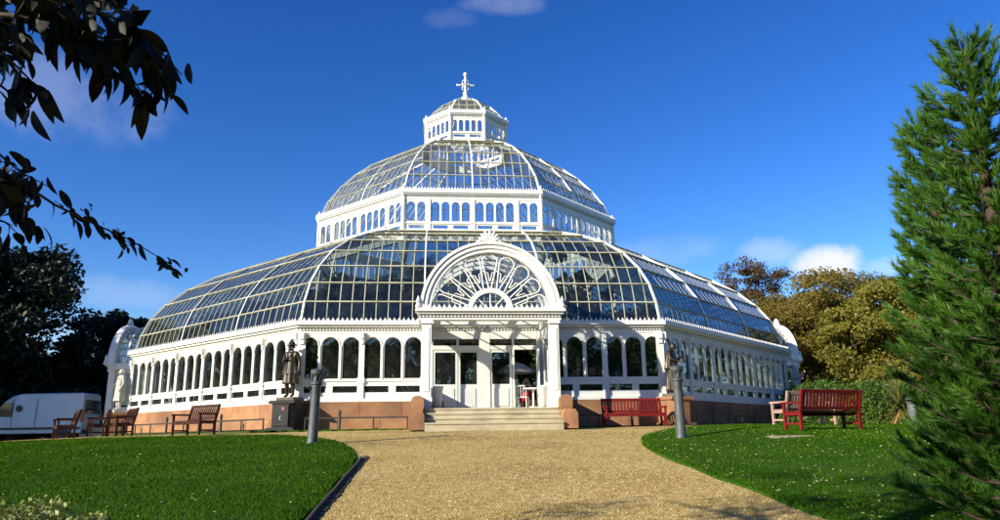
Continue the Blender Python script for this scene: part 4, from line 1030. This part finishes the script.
# far belt of woodland all round the park
r_ = np.random.default_rng(90); nb_ = 520; aa = r_.uniform(0, 2*pi, nb_); rr_ = r_.uniform(170, 215, nb_)
cw_ = [(q*cos(a), q*sin(a), -3+h) for a, q, h in zip(aa, rr_, r_.uniform(2, 8.5, nb_))]
v, f = leaf_quads(clump_points(cw_, list(r_.uniform(3.5, 6.5, nb_)), 110, r_, .9), 1.3, .6, r=r_)
o = put(np_mesh('distant_wood', v, f), 'distant_wood', 'leaf_olive'); tag(o, 'distant belt of olive green woodland surrounding the park', 'wood', kind='stuff')
# hedge and yucca on the right
def blob_bush(name, label, pts, mat, leaf, per, seed, cat='bush', group=None, stem=True):
    r = np.random.default_rng(seed); b = Vector(pts[0][0]); b.z = min(p[0][2] for p in pts)-min(p[1] for p in pts)
    e = empty(name, b); tag(e, label, cat, group)
    P_n = clump_points([tuple(Vector(p[0])-b) for p in pts], [p[1] for p in pts], per, r, .9)
    v, f = leaf_quads(P_n, leaf, .55, r=r); put(np_mesh('foliage', v, f), 'foliage', mat, e)
    m = MB()
    for p in pts[::2]:
        c = Vector(p[0])-b; m.tube([(c.x*.6, c.y*.6, -.1), (c.x*.8, c.y*.8, c.z*.5), c], [.05, .035, .012], 5)
    m.build('stem', 'bark', e)
    return e
hp = []
R = random.Random(5)
for i in range(60):
    px = 800+i*2.6+R.uniform(-3, 3); d = 38+R.uniform(-1.6, 1.6)-i*.05; x, y = at_px(px, 425, d); zt = pix(px, 384+3*sin(i*.4)+R.uniform(-2, 3), d).z; z0_ = zat(x, y)
    for zz in (z0_+.35, (z0_+zt)/2, zt-.45): hp.append(((x+R.uniform(-.3, .3), y+R.uniform(-.3, .3), zz), R.uniform(.5, .8)))
blob_bush('hedge', 'clipped green hedge running behind the red lawn bench', hp, 'leaf_hedge', .13, 330, 41, 'hedge')
hp = []
for i in range(26):
    px = 790+i*2.2; d = 30+R.uniform(-.6, .6); x, y = at_px(px, 425, d); zt = pix(px, 416+R.uniform(-4, 3), d).z; hp.append(((x, y, zt-.4), R.uniform(.35, .55))); hp.append(((x, y, zat(x, y)+.25), .4))
blob_bush('low_hedge', 'low dark green shrub border in front of the clipped hedge', hp, 'leaf_hedge', .10, 240, 42, 'hedge')
x, y = at_px(903, 425, 31.0); e = empty('yucca', (x, y, zat(x, y))); tag(e, 'spiky yucca with yellowing lower leaves in front of the hedge', 'plant')
def blades(n, L, w, elev0, elev1, seed, zb, curve=.5):
    r = random.Random(seed); m = MB()
    for i in range(n):
        a = r.uniform(0, 2*pi); el = radians(r.uniform(elev0, elev1)); l = L*r.uniform(.75, 1.1); p = Vector((0, 0, zb+r.uniform(-.1, .1))); pts = [p]; 
        for s in range(4):
            d = Vector((cos(a)*cos(el), sin(a)*cos(el), sin(el))); p = p+d*l/4; pts.append(p); el -= curve*.3
        sd_ = Vector((-sin(a), cos(a), 0)); ws = [w*.7, w, w*.8, w*.5, .004]
        vs = [q+sd_*k*ww for q, ww in zip(pts, ws) for k in (-.5, .5)]
        m.add(vs, [(2*k, 2*k+1, 2*k+3, 2*k+2) for k in range(4)])
    return m
m = MB(); m.tube([(0, 0, -.1), (.03, 0, .4), (0, 0, .75)], [.10, .09, .08], 8); m.build('trunk', 'bark', e)
blades(120, 1.35, .07, 0, 85, 3, .75, .45).build('green_leaves', 'leaf_yucca', e); blades(70, 1.0, .07, -75, 5, 4, .62, .2).build('dead_leaves', 'leaf_yucca_dead', e)
x, y = at_px(917, 425, 27.0); e = empty('litter_bin', (x, y, gh(x, y)+.02)); tag(e, 'small dark grey litter bin at the lawn edge beside yucca', 'bin')
m = MB(); m.lathe([(.20, -.05), (.21, .02), (.20, .70), (.22, .72), (.22, .78)], seg=16); m.build('bin_body', 'bin_grey', e)
m = MB(); m.lathe([(.23, .82), (.23, .86), (.10, .92)], seg=16); m.build('bin_lid', 'bin_grey', e)
for i in range(3): m = MB(); a = i*2.09; m.beam((.20*cos(a), .20*sin(a), .74), (.20*cos(a), .20*sin(a), .84), .03, .02); m.build('lid_post', 'bin_grey', e)

# ------------------------------------------------------------------ planting inside the house
def palm(x, y, H_, nf, L, seed, label, lean=0):
    r = random.Random(seed); e = empty('palm_tree', (x, y, ZF)); tag(e, label, 'palm', 'palms growing inside the glasshouse')
    m = MB(); top = Vector((lean, lean*.3, H_)); m.tube([(0, 0, -.02), (lean*.2, 0, H_*.4), tuple(top)], [.22, .15, .13], 8); m.build('trunk', 'bark', e, True)
    vs = []
    for i in range(nf):
        a = r.uniform(0, 2*pi); el = radians(r.uniform(5, 80)); l = L*r.uniform(.8, 1.1); p = top.copy(); pts = [p]
        for s in range(10):
            d = Vector((cos(a)*cos(el), sin(a)*cos(el), sin(el))); p = p+d*l/10; pts.append(p); el -= radians(r.uniform(6, 13))
        sd_ = Vector((-sin(a), cos(a), 0))
        for s in range(1, 11):
            for sub in (0, .33, .66):
                q = pts[s-1].lerp(pts[s], sub); d = (pts[s]-pts[s-1]).normalized(); ll = L*.30*sin(pi*min(1, (s+sub)/11*.85+.15))+.06
                for k in (-1, 1):
                    t = (sd_*k*.8+d*.55+Vector((0, 0, -.28))).normalized(); vs += [q-d*.03, q+d*.03, q+t*ll]
    n = len(vs)//3; put(np_mesh('fronds', np.array([tuple(q) for q in vs]), np.arange(3*n).reshape(-1, 3)), 'fronds', 'leaf_palm', e)
for i, (x, y, h_, L) in enumerate([(-2.5, -6.5, 6.4, 2.9), (2.8, -7.2, 5.2, 2.6), (-6.2, -8.4, 4.2, 2.6), (-9.6, -6.3, 3.6, 2.4), (6.8, -8.0, 3.8, 2.5), (10.2, -5.2, 3.4, 2.4), (0.5, -1.5, 8.2, 3.1), (-4.8, -1.6, 6.8, 2.8), (5.2, -1.2, 6.2, 2.8),
                                   (-1.0, -11.2, 3.6, 2.2), (-4.2, -12.2, 3.0, 2.2), (4.4, -11.6, 2.8, 2.2), (-11.5, .5, 4.0, 2.5), (11.0, 1.5, 3.6, 2.4), (0, 5.5, 6.0, 2.8), (-7, 5.5, 5.0, 2.6), (7, 6, 4.6, 2.6)]):
    palm(x, y, h_, 26, L, 500+i, 'green feathery palm tree growing under the glass dome')
pts_in = []
for i in range(210):
    a = R.uniform(0, 2*pi); rr = R.uniform(11.5, 15.0)
    an = ((a+pi/8) % (pi/4))-pi/8; rr *= c22/cos(an)
    x, y = rr*sin(a), -rr*cos(a)
    if y < -9 and abs(x) < 2.0 : continue
    h_ = R.uniform(.4, 2.9); pts_in.append(((x, y, ZF+h_), R.uniform(.5, 1.0)))
    if rr < 13.6: pts_in.append(((x*.95, y*.95, ZF+R.uniform(2.6, 4.6)), R.uniform(.6, 1.05)))
r_ = np.random.default_rng(8); v, f = leaf_quads(clump_points([p[0] for p in pts_in], [p[1] for p in pts_in], 190, r_, .9), .24, .5, r=r_)
o = put(np_mesh('indoor_planting', v, f), 'indoor_planting', 'leaf_palm'); tag(o, 'dense green indoor planting seen through the lower windows', 'planting', kind='stuff')
for i, (x, y, h_, cr_) in enumerate([(-5.6, -10.6, 6.1, 3.2), (-1.5, -9.5, 6.8, 3.0), (3.6, -9.4, 6.0, 2.4), (-9.8, -8.6, 5.3, 2.8), (8.6, -9.2, 4.9, 2.4), (-12.2, -3.4, 5.0, 2.6), (12.0, -3.4, 4.6, 2.4), (-3.0, 1.0, 9.6, 3.4), (2.6, 4.0, 8.6, 3.0), (-8.5, 3, 6.2, 3), (8.5, 3, 5.6, 3)]):
    tree('indoor_tree', 'leafy green tropical tree growing between the palms under glass', (x, y, ZF), h_-ZF, cr_, .9, 70, 150, .26, 'leaf_palm', 700+i, .14, 'tropical trees inside the glasshouse', clr=.95, flat=.8)

# ------------------------------------------------------------------ pine at the right edge
def pine(px, d, top, label, rad, seed, nsh):
    x, y = at_px(px, 430, d); b = gh(x, y); zt = pix(px, top, d).z; H_ = zt-b; r = np.random.default_rng(seed); Rr = random.Random(seed)
    e = empty('pine_tree', (x, y, b)); tag(e, label, 'pine', 'pines beside the lawn')
    m = MB(); m.tube([(0, 0, -.2), (.03, 0, H_*.35), (-.02, .02, H_*.7), (0, 0, H_)], [.13, .10, .055, .012], 8); m.build('trunk', 'pine_bark', e, True)
    bm_ = MB(); shoots = []
    nb = int(H_*34)
    for i in range(nb):
        t = (i+.5)/nb; z = H_*(.015+.985*t); a = i*2.4+Rr.uniform(-.3, .3); L = rad*(1-t)**.62*Rr.uniform(.62, 1.15)+.10; rise = .45+.6*t
        p0 = Vector((0, 0, z-.1)); p1 = p0+Vector((cos(a)*L*.5, sin(a)*L*.5, L*.12*rise)); p2 = p0+Vector((cos(a)*L, sin(a)*L, L*rise*.62))
        bm_.tube([p0, p1, p2], [.022*(1-t)+.008, .014*(1-t)+.006, .005], 5)
        ns = max(3, int(L*nsh))
        for k in range(ns):
            u = Rr.random()**.7
            q = (p0.lerp(p1, u*2) if u < .5 else p1.lerp(p2, u*2-1)); aa = a+Rr.choice((-1, 1))*Rr.uniform(.3, 1.0)
            dirv = Vector((cos(aa), sin(aa), Rr.uniform(.25, 1.1))).normalized(); l = Rr.uniform(.12, .26)*(.7+.3*(1-t))
            shoots.append((q, dirv, l)); bm_.tube([q, q+dirv*l], [.006, .003], 4, False)
        shoots.append((p2, (p2-p1).normalized()+Vector((0, 0, .5)), .2))
    shoots.append((Vector((0, 0, H_-.15)), Vector((0, 0, 1)), .3))
    bm_.build('branch', 'pine_bark', e)
    P0 = np.array([tuple(s[0]) for s in shoots]); D = np.array([tuple(s[1].normalized()) for s in shoots]); Ln = np.array([s[2] for s in shoots])
    per = 60; n = len(shoots)*per
    ix = np.repeat(np.arange(len(shoots)), per); tt = r.random(n)
    base = P0[ix]+D[ix]*(Ln[ix]*(tt*1.0))[:, None]; rd = r.normal(size=(n, 3)); rd -= (rd*D[ix]).sum(1)[:, None]*D[ix]; rd /= np.linalg.norm(rd, axis=1)[:, None]
    nd = rd*.55+D[ix]*(.65+.6*tt)[:, None]+np.array([0, 0, .18]); nd /= np.linalg.norm(nd, axis=1)[:, None]; nl = .08+.055*r.random(n)
    sd_ = np.cross(nd, r.normal(size=(n, 3))); sd_ /= np.linalg.norm(sd_, axis=1)[:, None]; w = .0052
    v = np.stack([base-sd_*w, base+sd_*w, base+nd*nl[:, None]], 1).reshape(-1, 3)
    put(np_mesh('needles', v, np.arange(3*n).reshape(-1, 3)), 'needles', 'leaf_pine', e)
pine(1034, 9.2, -25, 'tall bright green pine filling the lawn edge, taller of the two', 1.0, 21, 17)
pine(972, 10.2, 84, 'slimmer green pine standing beside the taller pine', .62, 22, 19)

# ------------------------------------------------------------------ variegated bush, bottom left
bp = []
for px, py, d, q in [(8, 517, 4.6, .10), (22, 512, 4.7, .12), (40, 507, 4.7, .13), (55, 512, 4.6, .12), (-10, 520, 4.5, .16), (80, 519, 4.8, .07), (98, 517, 4.8, .08), (110, 520, 4.8, .06), (30, 530, 4.5, .22), (60, 545, 4.4, .25), (90, 540, 4.6, .2), (0, 560, 4.3, .3)]:
    bp.append((tuple(pix(px, py+8, d)), q))
blob_bush('variegated_bush', 'cream and green variegated bush at the edge of the lawn', bp, 'leaf_variegated', .032, 150, 51)

# ------------------------------------------------------------------ overhanging tree: trunk beside the camera, boughs and single leaves in view
ot = empty('overhanging_tree', (-6.2, -41.6, gh(-6.2, -41.6))); tag(ot, 'dark-leaved tree whose boughs hang into the sky above the van', 'tree')
OB = Vector(ot.location)
def W2(p): return Vector(p)-OB
m = MB(); m.tube([(0, 0, -.2), (.1, .05, 1.5), (-.05, .1, 3.2), (.1, 0, 5.0), (0, .1, 7)], [.30, .24, .21, .17, .08], 12); m.build('trunk', 'bark', ot, True)
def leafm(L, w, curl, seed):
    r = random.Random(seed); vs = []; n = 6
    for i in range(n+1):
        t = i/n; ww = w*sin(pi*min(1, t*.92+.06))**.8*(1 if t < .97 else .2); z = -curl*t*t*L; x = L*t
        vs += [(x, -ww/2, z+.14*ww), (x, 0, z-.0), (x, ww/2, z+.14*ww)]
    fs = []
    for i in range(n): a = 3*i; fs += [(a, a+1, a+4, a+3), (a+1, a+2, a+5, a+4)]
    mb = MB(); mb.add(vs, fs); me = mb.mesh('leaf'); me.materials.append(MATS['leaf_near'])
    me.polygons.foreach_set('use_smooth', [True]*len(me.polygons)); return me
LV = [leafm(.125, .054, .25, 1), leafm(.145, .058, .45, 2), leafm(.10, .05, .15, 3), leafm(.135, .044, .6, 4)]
RL = random.Random(77)
def twig(pts, r0, per, spread=.0, droop=.75, size=1.0):
    """pts: list of (px, py, d); leaves hang along it; a child of the tree with its own leaves"""
    P = [W2(pix(*p)) for p in pts]; m = MB(); n = len(P); m.tube(P, [r0*(1-.8*i/(n-1)) for i in range(n)], 6); o = m.build('branch', 'bark', ot, True)
    tot = sum((b-a).length for a, b in zip(P, P[1:])); cnt = int(per)
    for i in range(cnt):
        t = (i+RL.random())/cnt*(n-1); k = min(n-2, int(t)); p = P[k].lerp(P[k+1], t-k); d = (P[k+1]-P[k]).normalized()
        side = d.cross(Vector((0, 0, 1))).normalized()*RL.choice((-1, 1))
        v = (d*RL.uniform(.1, .8)+side*RL.uniform(.1, .8)+Vector((0, 0, -droop*RL.uniform(.2, 1.6)))+Vector((RL.gauss(0, .25), RL.gauss(0, .25), RL.gauss(0, .2)))).normalized()
        p = p+Vector((RL.gauss(0, spread), RL.gauss(0, spread), RL.gauss(0, spread)))
        lo = put(RL.choice(LV), 'leaf', 'leaf_near', o); q = v.to_track_quat('X', 'Z').to_matrix().to_4x4() @ Matrix.Rotation(RL.uniform(-1.4, 1.4), 4, 'X')
        lo.matrix_basis = Matrix.Translation(p) @ q @ Matrix.Scale(RL.uniform(.75, 1.15)*size, 4)
D = 3.6
twig([(-60, 20, 4.0), (0, 15, D), (60, 22, D), (120, 45, D), (165, 70, D)], .014, 30, .03)
twig([(-60, -20, 4.0), (20, -12, D), (90, 8, D), (140, 30, D), (182, 75, D)], .014, 32, .03)
twig([(-40, -40, 3.9), (40, -18, D), (110, 5, D), (150, 40, D)], .012, 26, .03)
twig([(60, 22, D), (90, 50, D), (118, 78, D)], .008, 18, .02)
twig([(100, 40, D), (130, 75, D), (150, 105, D)], .007, 14, .02)
twig([(120, 20, D), (150, 55, D), (172, 92, D)], .007, 14, .02)
twig([(20, -12, D), (50, 15, D), (78, 45, D)], .007, 16, .02)
twig([(-30, 40, 3.9), (5, 55, D), (28, 78, D), (45, 95, D)], .009, 20, .02)
twig([(-30, 75, 3.9), (0, 85, D), (18, 100, D), (28, 118, D)], .008, 10, .02)
twig([(-30, 10, 3.8), (10, 25, D), (30, 45, D)], .008, 18, .03)
twig([(-50, 165, 4.0), (-5, 168, D), (25, 185, D), (55, 205, D), (90, 222, D), (130, 240, D), (170, 264, D)], .010, 18, .012, .5, .62)
twig([(-40, 150, 3.9), (0, 155, D), (20, 172, D), (55, 190, D)], .008, 20, .02, .6, .7)
twig([(-40, 190, 3.9), (0, 195, D), (22, 215, D), (38, 235, D)], .008, 20, .02, .7, .75)
twig([(-30, 215, 3.9), (5, 222, D), (25, 240, D)], .006, 12, .02, .7, .7)
twig([(-40, 165, 3.8), (0, 175, D), (30, 200, D)], .008, 18, .025, .5, .75)
for cx_, cy_, n_ in ((112, 232, 10), (125, 244, 6), (85, 212, 7), (163, 262, 9), (176, 272, 4), (70, 208, 5)):   # small leaf tufts on the thin twig
    twig([(cx_-5, cy_-3, D), (cx_+6, cy_+3, D)], .003, n_, .014, .2, .42)
m = MB()
for (a, b) in (((-60, 20, 4.0), .10), ((-60, -20, 4.0), .3), ((-50, 165, 4.0), -.6), ((-40, -40, 3.9), .4), ((-40, 190, 3.9), -.4)):
    s = Vector((.05, .05, 3.2+b)); t = W2(pix(*a)); mid = s.lerp(t, .5)+Vector((0, 0, .3)); m.tube([s, s.lerp(mid, .5), mid, mid.lerp(t, .5), t], [.09, .07, .05, .03, .014], 7)
for i in range(14):
    a = RL.uniform(0, 2*pi); s = Vector((0, .05, RL.uniform(2.6, 6.5))); L = RL.uniform(1.6, 2.8); m.tube([s, s+Vector((cos(a)*L*.5, sin(a)*L*.5, .5)), s+Vector((cos(a)*L, sin(a)*L, .7))], [.06, .04, .012], 6)
m.build('limb', 'bark', ot, True)
r_ = np.random.default_rng(31); cs = []
while len(cs) < 90:
    p = np.array([RL.gauss(-.9, 1.3), RL.gauss(-.6, 1.3), RL.uniform(3.4, 7.6)])
    wp_ = Vector(p)+OB
    q = wp_-CAM; dd = q.dot(C_F)
    if dd > .05:
        u_, v_ = 500+FPX*q.dot(C_R)/dd, 260-FPX*q.dot(C_U)/dd
        if u_ > -260 and v_ > -300: continue
    cs.append(tuple(p))
fill = [tuple(W2(pix(px_, py_, RL.uniform(3.5, 4.1)))) for px_, py_ in [(-20, -10), (10, -5), (40, 0), (70, 5), (95, 15), (120, 28), (60, 25), (30, 15), (0, 25), (140, 50), (105, 45), (0, 60), (-10, 170), (10, 185), (5, 205), (120, 10), (85, -5), (150, 70)]]
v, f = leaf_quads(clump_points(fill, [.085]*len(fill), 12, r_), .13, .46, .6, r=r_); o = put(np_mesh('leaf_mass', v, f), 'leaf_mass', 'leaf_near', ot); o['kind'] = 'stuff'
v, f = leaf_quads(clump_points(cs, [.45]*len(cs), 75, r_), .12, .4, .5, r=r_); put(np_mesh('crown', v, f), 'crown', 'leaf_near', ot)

# ------------------------------------------------------------------ grass blades, fallen leaves, pebbles
def in_poly(px_, py_, poly):
    ins = np.zeros(len(px_), bool); n = len(poly); j = n-1
    for i in range(n):
        xi, yi = poly[i]; xj, yj = poly[j]
        c = ((yi > py_) != (yj > py_)) & (px_ < (xj-xi)*(py_-yi)/((yj-yi)+1e-12)+xi); ins ^= c; j = i
    return ins
def ghv(x, y):
    r = np.hypot(x, y); ss = lambda a, b, t: (lambda q: q*q*(3-2*q))(np.clip((t-a)/(b-a), 0, 1))
    s = r-21.0-2.6*ss(3.4, 7.5, x)*ss(-5., -15., y); s = 3*np.log1p(np.exp(np.minimum(s/3, 30))); s = np.maximum(0, s-_s0); return ZG-.088*np.minimum(s, 26)
cF = np.array(C_F); cR = np.array(C_R); cU = np.array(C_U); cP = np.array(CAM)
def in_view(p, mar=40):
    q = p-cP; z = q@cF; u = 500+FPX*(q@cR)/z; v = 260-FPX*(q@cU)/z
    return (z > .3) & (u > -mar) & (u < 1000+mar) & (v < 520+mar)
def scatter(n, x0, x1, y0, y1, seed, poly=None, near=True):
    r = np.random.default_rng(seed); x = r.uniform(x0, x1, n); y = r.uniform(y0, y1, n); p = np.stack([x, y, ghv(x, y)], 1); k = in_view(p)
    if near: k &= r.random(n) < np.clip(11/np.linalg.norm(p-cP, axis=1), 0, 1)**1.3
    if poly is not None: k &= in_poly(x, y, poly)
    return p[k], r
for side in (-1, 1):
    B = LAWN[side]; poly = B + [(side*48, B[-1][1]), (side*48, B[0][1])]
    p, r = scatter(620000, *((-22, -3) if side < 0 else (2.2, 24)), -37, -17, 60+side, poly); n = len(p)
    p[:, 2] += .035; a = r.uniform(0, 2*pi, n); h_ = r.uniform(.022, .055, n); ln = r.normal(0, .5, (n, 2))*h_[:, None]; w = .006+.0004*np.linalg.norm(p-cP, axis=1)
    dx = np.stack([np.cos(a)*w, np.sin(a)*w, np.zeros(n)], 1); tip = p.copy(); tip[:, :2] += ln; tip[:, 2] += h_
    v = np.stack([p-dx, p+dx, tip], 1).reshape(-1, 3)
    o = put(np_mesh('grass', v, np.arange(3*n).reshape(-1, 3)), 'grass', 'grass_blade'); tag(o, 'short mown green grass on the ' + ('sunlit lawn near the van' if side < 0 else 'lawn around the red bench'), 'grass', kind='stuff')
    p, r = scatter(1800 if side < 0 else 5200, *((-16, -3.3) if side < 0 else (2.4, 16)), -36, -22, 70+side, poly); p[:, 2] += .075
    v, f = leaf_quads(p, .040 if side > 0 else .034, .7, r=r); v[:, 2] = np.repeat(p[:, 2], 4)+(v[:, 2]-np.repeat(p[:, 2], 4))*.45
    o = put(np_mesh('fallen_leaves', v, f), 'fallen_leaves', 'fallen_leaf'); tag(o, 'pale fallen leaves scattered over the ' + ('sunlit lawn near the van' if side < 0 else 'lawn around the red bench'), 'leaves', kind='stuff')
polyP = LAWN[-1] + LAWN[1][::-1]
p, r = scatter(150000, -5, 5, -37, -20.5, 81, polyP); n = len(p); s = r.uniform(.006, .017, n)
th = r.uniform(0, 2*pi, n); ring = np.stack([np.stack([np.cos(th+k*pi/2)*s, np.sin(th+k*pi/2)*s*.8, np.zeros(n)], 1) for k in range(4)], 1); tops = p.copy(); tops[:, 2] += s*.8
v = np.concatenate([p[:, None, :]+ring, tops[:, None, :]], 1).reshape(-1, 3); b_ = (np.arange(n)*5)[:, None]
f = np.concatenate([b_+np.array([[k, (k+1) % 4, 4]]) for k in range(4)])
o = put(np_mesh('gravel_stones', v, f), 'gravel_stones', 'pebble'); tag(o, 'loose yellow gravel stones on the wide path', 'gravel', kind='stuff')
